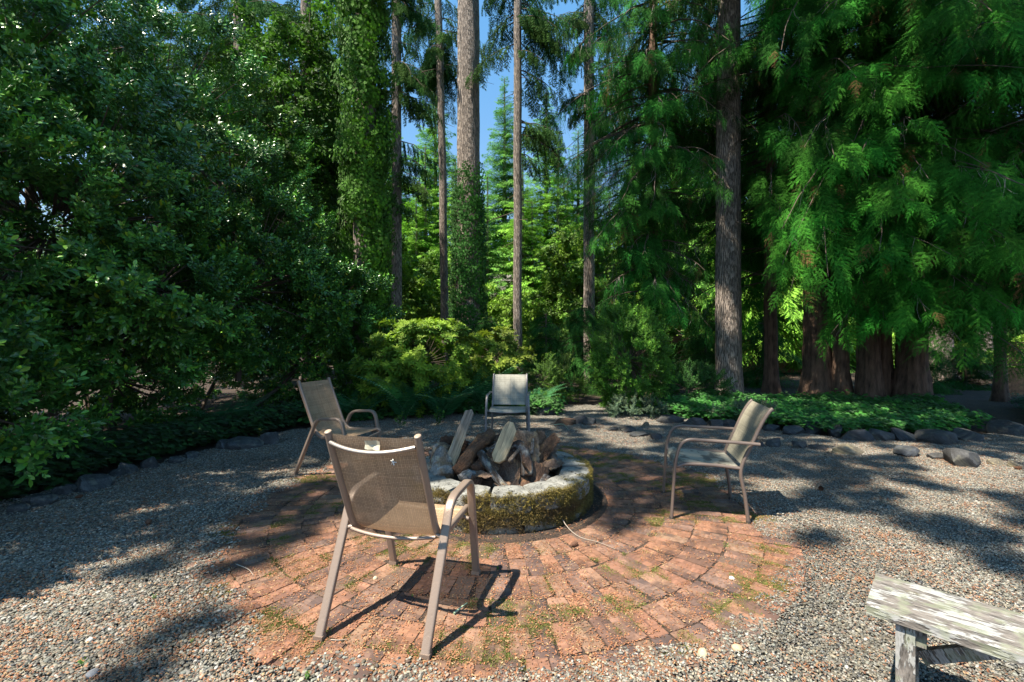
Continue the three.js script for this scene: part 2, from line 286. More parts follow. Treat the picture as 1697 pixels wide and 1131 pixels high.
// ---------------------------------------------------------------- brick circle
M.brick = mat({ map: T.brick, bumpMap: T.brickH, bumpScale: 0.004, vertexColors: true, roughness: 0.92 });
const patio = thing('brick_patio', 'round patio of weathered red bricks laid in rings round the fire pit', 'patio', P(PX, 0, PZ));
const joints = [];
{
  const R = rng(77), L = 0.222, variants = [];
  const tones = [[0.35, 0.165, 0.105], [0.33, 0.185, 0.13], [0.41, 0.21, 0.125], [0.28, 0.17, 0.13], [0.235, 0.16, 0.14], [0.36, 0.225, 0.155], [0.40, 0.28, 0.19], [0.33, 0.145, 0.09], [0.22, 0.175, 0.165], [0.40, 0.19, 0.105]];
  for (let n = 0; n < 30; n++) {
    const g = new GB(), w = 0.5, h = 0.5, ou = R() * 3, ov = R() * 3, t = lerp3(tones[n % 10], [0.35, 0.205, 0.145], 0.5), k = 0.95 * rr(R, 0.92, 1.08), c = C(t[0] * k, t[1] * k, t[2] * k);
    const ring = []; const nl = 4, nw = 2;   // points round the outline, unit brick 1 x 1
    for (let i = 0; i < nl; i++) ring.push([-w + i / nl, -h]); for (let i = 0; i < nw; i++) ring.push([w, -h + i / nw]); for (let i = 0; i < nl; i++) ring.push([w - i / nl, h]); for (let i = 0; i < nw; i++) ring.push([-w, h - i / nw]);
    const N = ring.length, out = ring.map(([x, y]) => { const cr = Math.abs(x) === w && Math.abs(y) === h ? 0.05 : 0; return [x * (1 - cr * 0.5 + 0.022 * gauss(R)), y * (1 - cr + 0.05 * gauss(R))]; });
    const row = (s, y, sy) => out.map(([x, z]) => g.v(x * s, y + (sy ? 0.0018 * gauss(R) : 0), z * (1 - (1 - s) * 2.2), x * s * 0.37 + ou, z * 0.17 + ov, c));
    const r0 = row(1, -0.06), r1 = row(1, -0.0045), r2 = row(0.975, -0.0008, 1), r3 = row(0.6, 0.0012, 1), m = g.v(0, 0.001, 0, ou, ov, c);
    for (const [a, b] of [[r0, r1], [r1, r2], [r2, r3]]) for (let i = 0; i < N; i++) g.q(a[i], b[i], b[(i + 1) % N], a[(i + 1) % N]);
    for (let i = 0; i < N; i++) g.t(r3[i], m, r3[(i + 1) % N]);
    variants.push(g.build());
  }
  const all = [];
  for (let k = 0; k < 6; k++) {
    const rm = 0.925 + L * (k + 0.5) - 0.004, n = Math.round(2 * Math.PI * rm / 0.106), off = R() * 6;
    for (let i = 0; i < n; i++) {
      const a = off + (i + 0.12 * gauss(R)) / n * 2 * Math.PI, r = rm + 0.010 * gauss(R), x = r * Math.sin(a), z = -r * Math.cos(a);   // local
      const e = new THREE.Euler(0.006 * gauss(R), -a + Math.PI / 2 + 0.015 * gauss(R), 0.008 * gauss(R), 'YXZ');
      const m = new THREE.Matrix4().compose(V(x, 0.0022 * gauss(R), z), new THREE.Quaternion().setFromEuler(e), V(L - 0.001 + 0.006 * gauss(R), 1, 2 * Math.PI * rm / n - 0.0025));
      all.push({ m, v: Math.floor(R() * variants.length), away: Math.hypot(PX + x, PZ - z), x, z });
      for (let j = 0; j < 3; j++) if (R() < 0.75) joints.push([PX + x + rr(R, -0.5, 0.5) * L * Math.sin(a) + 0.053 * Math.cos(a), PZ - z + rr(R, -0.5, 0.5) * L * Math.cos(a) - 0.053 * Math.sin(a)]);
      for (let j = 0; j < 2; j++) joints.push([PX + (r - L / 2) * Math.sin(a + 0.05 * gauss(R)), PZ + (r - L / 2) * Math.cos(a + 0.05 * gauss(R))]);
    }
  }
  all.sort((a, b) => a.away - b.away);
  for (const b of all.slice(0, 300)) { const o = part(patio, 'brick', variants[b.v], M.brick); o.applyMatrix4(b.m); }
  const rest = mergeGeometries(all.slice(300).map((b) => variants[b.v].clone().applyMatrix4(b.m)));
  part(patio, 'far_bricks', rest, M.brick).userData.kind = 'stuff';
  const bed = new THREE.CircleGeometry(2.14, 72); bed.rotateX(-Math.PI / 2); bed.translate(0, -0.0045, 0); const u = bed.attributes.uv; for (let i = 0; i < u.count; i++) u.setXY(i, u.getX(i) * 6, u.getY(i) * 6);
  part(patio, 'joint_soil', bed, M.soil);
}

// moss and fallen bud scales
M.moss = phys({ roughness: 1, vertexColors: true, side: THREE.DoubleSide });
M.scale = mat({ roughness: 0.8, vertexColors: true, side: THREE.DoubleSide });
const mossTufts = [];
{
  const R = rng(31);
  for (let n = 0; n < 4; n++) {
    const g = new GB();
    for (let i = 0; i < 46; i++) {
      const r = 0.032 * Math.sqrt(R()), a = R() * 6.283, b = V(r * Math.cos(a), 0, r * Math.sin(a)), d = V(gauss(R) * 0.7 + b.x * 14, 1, gauss(R) * 0.7 + b.z * 14).normalize(), s = d.clone().cross(rdir(R)).normalize().multiplyScalar(0.0022), L = rr(R, 0.006, 0.014), k = rr(R, 0.55, 1.3);
      const q = b.clone().addScaledVector(d, L), m = b.clone().addScaledVector(d, L * 0.5); g.t(g.vv(b, 0, 0, k * 0.8), g.vv(m.clone().add(s), 0, 0, k), g.vv(q, 0, 0, k)); g.t(g.vv(b, 0, 0, k * 0.8), g.vv(q, 0, 0, k), g.vv(m.clone().sub(s), 0, 0, k));
    }
    mossTufts.push(g.build());
  }
  const lists = mossTufts.map(() => []);
  for (let i = 0; i < 90000; i++) {
    const a = R() * 6.283, r = Math.sqrt(rr(R, 0.74, 2.2 * 2.2)), X = PX + r * Math.sin(a), Z = PZ + r * Math.cos(a);
    const f = fbm3(X * 2.6, 1, Z * 2.6, 2) + 0.6 * fbm3(X * 11, 2, Z * 11, 2); if (f < 0.10 + 0.17 * R()) continue;
    const s = rr(R, 0.45, 1.0), w = rr(R, 0.75, 1.2); lists[i % 4].push([new THREE.Matrix4().compose(V(X - PX, -0.004, -(Z - PZ)), new THREE.Quaternion().setFromAxisAngle(V(0, 1, 0), R() * 6), V(s, s * 0.8, s)), R() < 0.7 ? C(0.205 * w, 0.19 * w, 0.05) : C(0.15 * w, 0.2 * w, 0.035)]);
  }
  lists.forEach((l, i) => swarm(patio, 'moss', mossTufts[i], M.moss, l));

  // bud scales: bent brown flakes
  const flake = (g, X, Y, Z, s, R) => { const a = R() * 6.283, d = V(Math.cos(a), gauss(R) * 0.25, Math.sin(a)).normalize(), k = rr(R, 0.7, 1.4), t = R(); g.leaf(V(X, Y, Z), d, V(gauss(R) * 0.4, 1, gauss(R) * 0.4).normalize(), s * rr(R, 0.8, 1.5), s * rr(R, 0.4, 0.65), { seg: 2, fold: -0.35, curl: 0.25, k: t < 0.75 ? C(0.25 * k, 0.105 * k, 0.048 * k) : t < 0.9 ? C(0.32 * k, 0.21 * k, 0.105 * k) : C(0.16 * k, 0.08 * k, 0.05 * k) }); };
  const patches = [];
  for (let n = 0; n < 8; n++) { const g = new GB(); for (let c = 0; c < 16; c++) { const cx = gauss(R) * 0.12, cz = gauss(R) * 0.12, m = 1 + Math.floor(5 * R() * R()); for (let j = 0; j < m; j++) flake(g, cx + gauss(R) * 0.016, rr(R, 0.002, 0.007), cz + gauss(R) * 0.016, 0.0105, R); } patches.push(g.build()); }
  const pl = patches.map(() => []), root = thing('fallen_bud_scales', 'scattered rust-brown bud scales littering the bricks and gravel', 'plant litter'); root.userData.kind = 'stuff';
  for (let i = 0; i < 9000; i++) {
    const Z = rr(R, 1.3, 8), X = rr(R, -1.25, 1.25) * Z, r = Math.hypot(X - PX, Z - PZ); if (r < 0.84 || !inPoly(gravelEdge, X, Z)) continue;
    const f = fbm3(X * 1.1, 4, Z * 1.1, 3); if (r > 2.2 ? R() > 0.5 + 1.2 * f : R() > 0.9 + f) continue;
    pl[i % 8].push([new THREE.Matrix4().compose(P(X, r > 2.2 ? 0.004 : 0.001, Z), new THREE.Quaternion().setFromAxisAngle(V(0, 1, 0), R() * 6), V(1, 1, 1).multiplyScalar(rr(R, 0.8, 1.25))), C(1, 1, 1)]);
  }
  pl.forEach((l, i) => swarm(root, 'bud_scales', patches[i], M.scale, l));
  const g = new GB(); for (const [X, Z] of joints) if (fbm3(X * 2, 8, Z * 2, 2) > -0.3) for (let j = 0; j < 3; j++) flake(g, X + gauss(R) * 0.012, rr(R, 0.0, 0.006), -Z + gauss(R) * 0.012, 0.0095, R);
  part(root, 'bud_scales', g.build(), M.scale).userData.kind = 'stuff';
}

// ---------------------------------------------------------------- fire pit
M.concrete = mat({ map: T.concrete, bumpMap: T.concreteH, bumpScale: 0.006, color: C(0.30, 0.30, 0.28) });
M.concreteDark = mat({ map: T.concrete, bumpMap: T.concreteH, bumpScale: 0.008, color: C(0.30, 0.27, 0.22) });
M.ash = mat({ map: T.soil, bumpMap: T.soilH, bumpScale: 0.03, color: C(1.0, 0.95, 0.95) });
const pit = thing('fire_pit', 'round fire pit of mossy grey concrete blocks in two courses', 'fire pit', P(PX, 0, PZ));
{
  const R = rng(41), n = 15;
  for (let course = 0; course < 2; course++) {
    const off = course * 0.2 + 0.07;
    for (let i = 0; i < n; i++) {
      const a0 = (i + off + 0.03 * gauss(R)) / n * 6.283, da = 6.283 / n - 0.018 / 0.65, y0 = course ? 0.128 : -0.04, y1 = (course ? 0.272 : 0.122) + 0.004 * gauss(R), ri = 0.53 + 0.012 * gauss(R), ro = (course ? 0.785 : 0.775) + 0.012 * gauss(R), tw = 0.02 * gauss(R);
      const b = new THREE.BoxGeometry(1, 1, 1, 6, 4, 5), p = b.attributes.position, nn = b.attributes.normal, u = b.attributes.uv;
      for (let k = 0; k < p.count; k++) {
        let x = p.getX(k) * 2, y = p.getY(k) * 2, z = p.getZ(k) * 2; const ax = Math.abs(x), ay = Math.abs(y), az = Math.abs(z);
        const e = 0.05 * Math.max(0, ax + ay - 1.5) * 2, f = 0.05 * Math.max(0, ay + az - 1.5) * 2, h = 0.05 * Math.max(0, ax + az - 1.5) * 2;   // worn edges
        x *= 1 - e * 0.6 - h * 0.6; y *= 1 - e * 2.0 - f * 2.0; z *= 1 - f * 1.1 - h * 0.9;
        const rough = z > 0.8 ? 0.035 : 0.006, a = a0 + (x / 2) * da, w = 0.5 + 0.5 * z, r = mix(ri, ro, w) + rough * fbm3(x * 1.4 + i * 7, y * 1.4 + course * 5, z, 3) + tw * x * 0.5, yy = mix(y0, y1, 0.5 + 0.5 * y) + (y > 0.6 ? 0.006 * fbm3(x * 2 + i * 3, z * 2, course, 3) : 0);
        p.setXYZ(k, r * Math.sin(a), yy, r * Math.cos(a));
        const ny = Math.abs(nn.getY(k)); ny > 0.5 ? u.setXY(k, r * Math.sin(a) / 0.5 + i, r * Math.cos(a) / 0.5) : u.setXY(k, a * 0.65 / 0.5, yy / 0.5 + i * 0.3);
      }
      b.computeVertexNormals(); part(pit, 'block', b, course ? M.concrete : M.concreteDark);
    }
  }
  const floor = new THREE.CircleGeometry(0.6, 40); floor.rotateX(-Math.PI / 2); floor.translate(0, 0.035, 0); part(pit, 'ash_bed', floor, M.ash);
  const lip = [[0.72, -0.05], [0.79, -0.03], [0.83, -0.024], [0.865, -0.002], [0.89, 0.012], [0.915, 0.009], [0.945, -0.02]].map(([x, y]) => new THREE.Vector2(x, y));
  const lg = new THREE.LatheGeometry(lip, 90), p = lg.attributes.position, u = lg.attributes.uv;
  for (let k = 0; k < p.count; k++) { const x = p.getX(k), z = p.getZ(k), r = Math.hypot(x, z), q = 1 + 0.03 * fbm3(x * 4, 0, z * 4, 3) * (r > 0.85 ? 1 : 0); p.setXYZ(k, x * q, p.getY(k) + 0.012 * fbm3(x * 9, 2, z * 9, 3), z * q); u.setXY(k, x / 0.5, z / 0.5); }
  lg.computeVertexNormals(); part(pit, 'earth_rim', lg, M.soil);
  const lists = mossTufts.map(() => []);
  for (let i = 0; i < 16000; i++) {
    const a = R() * 6.283, y = rr(R, 0.0, 0.272), X = Math.sin(a), Z = Math.cos(a), right = 0.5 + 0.5 * X;
    const f = fbm3(X * 5, y * 9, Z * 5, 3) + 0.12 * right + (y > 0.255 ? -0.18 : 0) + (y < 0.05 ? -0.22 : 0); if (f < -0.21 + 0.16 * R()) continue;
    const r = 0.785 + 0.01 * gauss(R) - 0.004, s = rr(R, 0.4, 0.9), green = clamp(0.5 + 1.6 * fbm3(X * 3, y * 8 + 3, Z * 3, 2) + (y - 0.13) * 2.2 + 0.2 * X), w = rr(R, 0.7, 1.25);
    const c = lerp3([0.15 * w, 0.095 * w, 0.04], [0.27 * w, 0.215 * w, 0.05], green);
    const out = V(X, rr(R, -0.1, 0.7), Z).normalize(), m = frame(V(r * X, y, r * Z), rdir(R), out, s); lists[i % 4].push([m, C(...c)]);
  }
  for (let i = 0; i < 2600; i++) { const a = R() * 6.283, X = Math.sin(a), Z = Math.cos(a), r = rr(R, 0.62, 0.785); if (fbm3(X * 6, 7, Z * 6, 3) < 0.08 * (1 + (0.785 - r) * 16)) continue; const s = rr(R, 0.4, 0.8); lists[i % 4].push([frame(V(r * X, 0.272, r * Z), rdir(R), V(0, 1, 0), s), C(0.2, 0.17, 0.05)]); }
  lists.forEach((l, i) => swarm(pit, 'moss', mossTufts[i], M.moss, l));
}
// ---------------------------------------------------------------- firewood in the pit (all coordinates metres right, up, away)
M.slab = mat({ map: rep(T.rock, 1.5, 1.5), bumpMap: rep(T.barkH, 2.5, 2.5), bumpScale: 0.008, vertexColors: true });
M.plank = mat({ map: rep(T.wood, 2.5, 2.5), bumpMap: rep(T.woodH, 2.5, 2.5), bumpScale: 0.004, vertexColors: true });
// bark slab: curved broken plate; local: x across, z along, y thickness
function slabGeo(w, l, th, bend, seed, col, inner) {
  const R = rng(seed), g = new GB(), nx = 12, nz = 18, eL = [], eR = [];
  for (let j = 0; j <= nz; j++) { eL.push(-w / 2 * (1 + 0.13 * gauss(R) - 0.3 * Math.pow(Math.abs(2 * j / nz - 1), 3))); eR.push(w / 2 * (1 + 0.13 * gauss(R) - 0.3 * Math.pow(Math.abs(2 * j / nz - 1), 3))); }
  const zA = [], zB = []; for (let i = 0; i <= nx; i++) { zA.push(-l / 2 * (1 + 0.06 * gauss(R))); zB.push(l / 2 * (1 + 0.09 * gauss(R))); }
  const rows = [[], []];
  for (let s = 0; s < 2; s++) for (let j = 0; j <= nz; j++) for (let i = 0; i <= nx; i++) {
    const x = mix(eL[j], eR[j], i / nx), z = mix(zA[i], zB[i], j / nz), edge = Math.min(i, nx - i, j, nz - j) === 0 ? 0.35 : 1;
    const n = fbm3(x * 18 + seed, s * 3, z * 9, 4), y = (s ? 1 : -1) * th / 2 * edge * (1 + 0.5 * n) + (s ? 0.016 : 0.006) * n - bend * (x * x) / (w * 0.5) + 0.03 * noise3(seed, x * 5, z * 5);
    const k = 0.7 + 0.9 * Math.max(-0.4, n), c = s ? col : inner; rows[s].push(g.v(x, y, z, x / 0.6 + seed * 0.37, z / 0.6, C(c[0] * k, c[1] * k, c[2] * k)));
  }
  const id = (s, i, j) => rows[s][j * (nx + 1) + i];
  for (let j = 0; j < nz; j++) for (let i = 0; i < nx; i++) { g.q(id(1, i, j), id(1, i, j + 1), id(1, i + 1, j + 1), id(1, i + 1, j)); g.q(id(0, i, j), id(0, i + 1, j), id(0, i + 1, j + 1), id(0, i, j + 1)); }
  for (let j = 0; j < nz; j++) { g.q(id(0, 0, j), id(0, 0, j + 1), id(1, 0, j + 1), id(1, 0, j)); g.q(id(0, nx, j + 1), id(0, nx, j), id(1, nx, j), id(1, nx, j + 1)); }
  for (let i = 0; i < nx; i++) { g.q(id(0, i + 1, 0), id(0, i, 0), id(1, i, 0), id(1, i + 1, 0)); g.q(id(0, i, nz), id(0, i + 1, nz), id(1, i + 1, nz), id(1, i, nz)); }
  return g.build();
}
// rough stick or log along a polyline
function logGeo(pts, r0, r1, seed, col, patch, rough = 0.18, seg = 14) {
  const curve = new THREE.CatmullRomCurve3(pts), n = 18, g = new GB(); let prev = null, ref = V(0.1, 1, 0.2);
  for (let j = 0; j <= n; j++) {
    const t = j / n, c = curve.getPoint(t), T0 = curve.getTangent(t), X = ref.clone().cross(T0).normalize(), Y = T0.clone().cross(X), row = [];
    for (let a = 0; a <= seg; a++) {
      const th = (a % seg) / seg * 6.283, dx = Math.cos(th), dy = Math.sin(th), nn = fbm3(dx * 1.6 + seed, dy * 1.6, t * 5, 4), r = mix(r0, r1, t) * (1 + rough * 2 * nn) * (j === 0 || j === n ? 0.9 : 1);
      const q = patch && fbm3(dx * 1.3 + seed * 3, dy * 1.3, t * 4, 2) > 0.02, cc = q ? patch : col, k = 0.75 + 0.8 * nn;
      row.push(g.vv(c.clone().addScaledVector(X, dx * r).addScaledVector(Y, dy * r), a / seg * r0 * 6.28 / 0.6, t * curve.getLength() / 0.6, C(cc[0] * k, cc[1] * k, cc[2] * k)));
    }
    if (prev) for (let a = 0; a < seg; a++) g.q(prev[a], prev[a + 1], row[a + 1], row[a]);
    if (j === 0 || j === n) { const m = g.vv(c.clone().addScaledVector(T0, (j ? 1 : -1) * 0.006), 0, 0, C(col[0] * 1.3, col[1] * 1.2, col[2])); for (let a = 0; a < seg; a++) j ? g.t(m, row[a], row[a + 1]) : g.t(m, row[a + 1], row[a]); }
    prev = row; ref = Y;
  }
  return g.build();
}
function setSlab(o, c, along, normal) { o.applyMatrix4(frame(P(...c), V(along[0], along[1], -along[2]), V(normal[0], normal[1], -normal[2]))); return o; }
const BK = [0.50, 0.32, 0.22], BKL = [0.62, 0.41, 0.27], BIN = [0.52, 0.32, 0.20], ASH = [0.45, 0.44, 0.43], GREYW = [0.34, 0.29, 0.24];
const HS = 0.9, ORD7 = ['first', 'second', 'third', 'fourth', 'fifth', 'sixth', 'seventh'];
const WG = 'bark and wood heaped in the fire pit';
function slab(label, c, along, normal, w, l, th, bend, seed, col = BK, inn = BIN) { return setSlab(solo('bark_slab', slabGeo(w, l, th * 0.7, bend, seed, col, inn), M.slab, label, 'firewood', WG), [c[0], c[1] * HS, c[2]], along, normal); }
function stick(name, label, pts, r0, r1, seed, col, patch, rough) { return solo(name, logGeo(pts.map((p) => P(...p)), r0, r1, seed, col, patch, rough), M.slab, label, 'firewood', WG); }
// right-hand slabs leaning towards the camera
slab('largest brown bark slab, leaning broad side out at the middle of the pile', [0.02, 0.30, 3.76], [-0.1, 0.86, 0.5], [0.1, 0.5, -0.86], 0.30, 0.40, 0.035, 0.06, 3);
slab('brown bark slab lying flat against the right end of the pile by the lit blocks', [0.19, 0.22, 3.70], [0.25, 0.75, 0.5], [0.25, 0.5, -0.8], 0.22, 0.32, 0.03, 0.05, 4, [0.33, 0.18, 0.11]);
slab('tall bark slab with a torn top rising at the right of the pile', [0.12, 0.42, 3.98], [0.05, 0.95, 0.3], [0.0, 0.3, -0.95], 0.26, 0.38, 0.04, 0.05, 5, BKL);
slab('splintered orange bark piece sticking out at the far right of the pile', [0.30, 0.42, 4.05], [0.55, 0.65, 0.1], [-0.3, 0.6, -0.7], 0.13, 0.34, 0.03, 0.04, 6, [0.6, 0.3, 0.16]);
slab('narrow torn bark strip standing behind the splintered orange bark', [0.24, 0.46, 4.12], [0.2, 0.9, -0.1], [-0.2, 0.2, -0.9], 0.12, 0.26, 0.025, 0.03, 7, BKL);
slab('dark bark slab low in the pile beside the ash coated stick', [-0.22, 0.17, 3.66], [0.9, 0.15, 0.2], [0.1, 0.6, -0.8], 0.26, 0.42, 0.03, 0.05, 8, [0.24, 0.13, 0.085]);
slab('reddish bark plate lying under the curled bark trough', [-0.42, 0.30, 4.0], [0.8, -0.1, 0.4], [0.1, 0.85, -0.5], 0.24, 0.40, 0.035, 0.07, 9, [0.38, 0.19, 0.11]);
slab('broad bark plate across the top middle of the pile behind the short board', [-0.08, 0.40, 4.15], [0.95, 0.12, 0.1], [0.0, 0.8, -0.6], 0.24, 0.5, 0.04, 0.06, 10, [0.42, 0.23, 0.14]);
slab('thin splintered bark strip on top of the pile between the two boards', [-0.22, 0.50, 4.18], [0.9, 0.3, 0.05], [-0.3, 0.9, -0.3], 0.10, 0.34, 0.022, 0.03, 11, [0.28, 0.15, 0.09]);
slab('small pale bark chip on top of the pile left of the short board', [-0.14, 0.47, 4.02], [0.6, 0.5, -0.2], [-0.5, 0.7, -0.5], 0.07, 0.2, 0.02, 0.02, 12, [0.36, 0.22, 0.13]);
slab('brown bark slab at the back right of the pile under the splinters', [0.22, 0.30, 4.2], [0.9, 0.2, -0.2], [0.1, 0.8, -0.5], 0.26, 0.42, 0.035, 0.05, 13);
slab('bark slab at the pile foot below the largest bark slab', [0.10, 0.13, 3.58], [0.9, 0.1, 0.2], [0, 0.75, -0.65], 0.2, 0.36, 0.03, 0.04, 14, [0.34, 0.18, 0.11]);
slab('curled bark trough open to the left beside the tall plank', [-0.50, 0.45, 4.02], [0.75, -0.28, 0.15], [-0.25, -0.55, 0.8], 0.2, 0.32, 0.03, -0.12, 15, [0.32, 0.15, 0.08], [0.20, 0.09, 0.045]);
slab('small triangular bark piece below the tall plank', [-0.33, 0.21, 3.62], [0.3, 0.7, 0.3], [0.2, 0.5, -0.8], 0.14, 0.18, 0.02, 0.02, 16, [0.42, 0.22, 0.13]);
slab('dark bark piece at the left front foot of the pile', [-0.46, 0.14, 3.62], [0.9, 0, 0.3], [0, 0.8, -0.5], 0.2, 0.32, 0.03, 0.03, 17, [0.24, 0.13, 0.085]);
stick('shaggy_log', 'shaggy rust-brown bark log leaning beside the tall plank', [[-0.47, 0.27, 3.72], [-0.38, 0.37, 3.82], [-0.29, 0.46, 3.96], [-0.2, 0.5, 4.15]], 0.055, 0.06, 21, [0.42, 0.2, 0.1], null, 0.45);
stick('shaggy_log', 'second rust-brown bark log lying behind the ash coated stick', [[-0.30, 0.29, 3.72], [-0.2, 0.36, 3.85], [-0.08, 0.41, 4.0]], 0.05, 0.045, 22, [0.42, 0.2, 0.11], null, 0.4);
stick('ash_coated_stick', 'ash coated grey stick slanting down the front of the pile', [[-0.27, 0.42, 3.80], [-0.2, 0.34, 3.70], [-0.1, 0.235, 3.60], [0.0, 0.17, 3.52]], 0.036, 0.026, 23, [0.22, 0.16, 0.12], ASH, 0.22);
stick('ash_coated_log', 'hooked log with white ash patches at the right of the pile', [[-0.02, 0.44, 3.86], [0.06, 0.47, 3.83], [0.115, 0.40, 3.76], [0.125, 0.25, 3.70]], 0.04, 0.055, 24, [0.2, 0.12, 0.085], ASH, 0.25);
stick('birch_chunk', 'pale split birch chunk with a dark crack at the left of the pile', [[-0.62, 0.42, 3.95], [-0.60, 0.33, 3.82], [-0.57, 0.22, 3.70]], 0.085, 0.10, 25, [0.48, 0.33, 0.21], [0.6, 0.57, 0.52], 0.22);
stick('burnt_log', 'grey charred log lying behind the pale birch chunk', [[-0.72, 0.30, 4.05], [-0.6, 0.36, 4.05], [-0.48, 0.36, 4.12]], 0.085, 0.075, 26, [0.2, 0.19, 0.19], ASH, 0.3);
stick('ash_coated_chunk', 'small white ash coated chunk below the tall plank', [[-0.41, 0.24, 3.62], [-0.36, 0.27, 3.66], [-0.31, 0.25, 3.7]], 0.05, 0.04, 27, [0.5, 0.48, 0.46], [0.68, 0.66, 0.64], 0.25);
stick('ash_coated_chunk', 'ash coated chunk at the right foot of the pile against the blocks', [[0.25, 0.22, 3.72], [0.31, 0.19, 3.69], [0.36, 0.13, 3.66]], 0.05, 0.045, 28, [0.22, 0.17, 0.15], ASH, 0.25);
stick('burnt_branch', 'short burnt branch end poking from the pile foot below the ash stick', [[-0.04, 0.16, 3.50], [0.04, 0.15, 3.5], [0.1, 0.12, 3.5]], 0.03, 0.024, 29, [0.2, 0.17, 0.16], ASH, 0.25);
for (const [x, y, z, s, l] of [[-0.05, 0.1, 3.46, 30, 'small bark crumb between the blocks and the burnt branch'], [0.18, 0.12, 3.5, 31, 'bark crumb at the pile foot right of the burnt branch'], [-0.2, 0.1, 3.5, 32, 'bark crumb at the pile foot left of the burnt branch'], [0.36, 0.3, 3.95, 33, 'bark crumb beside the bluish far right blocks']]) slab(l, [x, y, z], [0.8, 0.2, 0.4], [0.1, 0.9, -0.4], 0.12, 0.18, 0.03, 0.02, s);
{ // splinters and small broken bark on and between the larger pieces
  const R = rng(55); for (let i = 0; i < 16; i++) { const a = R() * 6.283, r = 0.40 * Math.sqrt(R()), X = -0.1 + r * Math.cos(a), Z = 3.95 + 0.8 * r * Math.sin(a), h = 0.47 - 0.75 * Math.max(0, r - 0.12) + 0.05 * gauss(R); slab('small bark splinter lying loose on the wood heap', [X, Math.max(0.12, h), Z - 0.05], [gauss(R), 0.35 * gauss(R) + 0.2, gauss(R)], [0.3 * gauss(R), 0.9, -0.4], rr(R, 0.035, 0.08), rr(R, 0.14, 0.30), 0.014, 0.012, 100 + i, R() < 0.5 ? BK : BKL).userData.group = 'bark splinters on the wood heap'; }
}
{
  const R = rng(56), tx = ['left', 'middle', 'right', 'back', 'front', 'far right', 'far left'];
  for (let i = 0; i < 7; i++) { const X = -0.55 + i * 0.14 + 0.04 * gauss(R), Z = 3.72 + 0.5 * R(), a = gauss(R) * 0.9, h = 0.36 + 0.12 * R() - 0.35 * Math.max(0, Math.abs(X + 0.1) - 0.25), l = rr(R, 0.16, 0.26), d = [Math.sin(a) * l, 0.06 * gauss(R) + 0.03, Math.cos(a) * l * 0.6]; stick('thin_stick', 'thin grey-tan stick loose on the wood heap, ' + ORD7[i] + ' from the left', [[X - d[0], h - d[1], Z - d[2]], [X + 0.02 * gauss(R), h + 0.02, Z], [X + d[0], h + d[1], Z + d[2]]], 0.018, 0.011, 130 + i, [0.40, 0.31, 0.24], R() < 0.4 ? ASH : null, 0.25).userData.group = 'thin sticks on the wood heap'; }
}
// boards
function boardGeo(outline, th, seed, colf) {   // outline in local (x along length, y across); thickness z
  const s = new THREE.Shape(outline.map(([x, y]) => new THREE.Vector2(x, y)));
  let g = new THREE.ExtrudeGeometry(s, { depth: th - 0.006, bevelEnabled: true, bevelSize: 0.003, bevelThickness: 0.003, bevelSegments: 1, steps: 1 }); g.translate(0, 0, -th / 2 + 0.003);
  const p = g.attributes.position, u = g.attributes.uv, c = new Float32Array(p.count * 3);
  for (let i = 0; i < p.count; i++) { u.setXY(i, (p.getY(i) + p.getZ(i)) / 0.8 + seed, p.getX(i) / 0.8); const q = colf(p.getX(i), p.getY(i)); c.set(q, i * 3); }
  g.setAttribute('color', new THREE.BufferAttribute(c, 3)); return g;
}
function lay(o, a, b, face) { const A = P(...a), B = P(...b), x = B.clone().sub(A).normalize(), f = V(face[0], face[1], -face[2]), y = f.clone().cross(x).normalize(), z = x.clone().cross(y); o.applyMatrix4(new THREE.Matrix4().makeBasis(x, y, z).setPosition(A)); return o; }
{
  // outline split lengthwise so that the weathering along the board can differ
  const L = 0.78, w = 0.052, N = 16, o = [], R = rng(3); for (let i = 0; i <= N; i++) o.push([i / N * L, -w * (1 - 0.25 * i / N) + 0.003 * gauss(R)]); o.push([L + 0.035, -0.01]); o.push([L + 0.01, 0.02]); for (let i = N; i >= 0; i--) o.push([i / N * L, w * (1 - 0.25 * i / N) + 0.003 * gauss(R)]);
  const m = solo('weathered_plank', boardGeo(o, 0.035, 1, (x) => x > 0.5 ? [0.36, 0.29, 0.23] : x > 0.34 ? [0.75, 0.57, 0.34] : x > 0.2 ? [0.4, 0.35, 0.28] : [0.7, 0.54, 0.33]), M.plank, 'tall weathered plank standing at a slant in the fire pit', 'board', 'boards in the fire pit');
  lay(m, [-0.60, 0.13, 3.62], [-0.385, 0.735, 4.12], [0.25, 0.35, -0.9]);
  const q = [[0, -0.02], [0.04, -0.058], [0.30, -0.058], [0.36, -0.01], [0.36, 0.035], [0.30, 0.058], [0.045, 0.058], [0, 0.025]];
  const m2 = solo('picket_board', boardGeo(q, 0.035, 2, (x) => [0.78, 0.60, 0.37]), M.plank, 'short tan picket board with cut corners lying on the pile', 'board', 'boards in the fire pit');
  lay(m2, [-0.125, 0.37, 3.68], [-0.005, 0.64, 3.84], [-0.15, 0.45, -0.88]);
}
// ---------------------------------------------------------------- chairs (local: z forwards, y up)
function chairMats(frame, slingC, opac) {
  return {
    frame: phys({ color: C(...frame), roughness: 0.42, metalness: 0.25, bumpMap: rep(T.concreteH, 2, 2), bumpScale: 0.0006 }),
    sling: phys({ map: T.weave, color: C(...slingC), roughness: 0.8, transparent: opac < 1, opacity: opac, side: THREE.DoubleSide }),
    cap: mat({ color: C(0.34, 0.26, 0.19), roughness: 0.5 }), bar: phys({ color: C(0.30, 0.265, 0.23), roughness: 0.3, metalness: 0.5 }), dark: mat({ color: C(0.05, 0.045, 0.04), roughness: 0.5 }),
  };
}
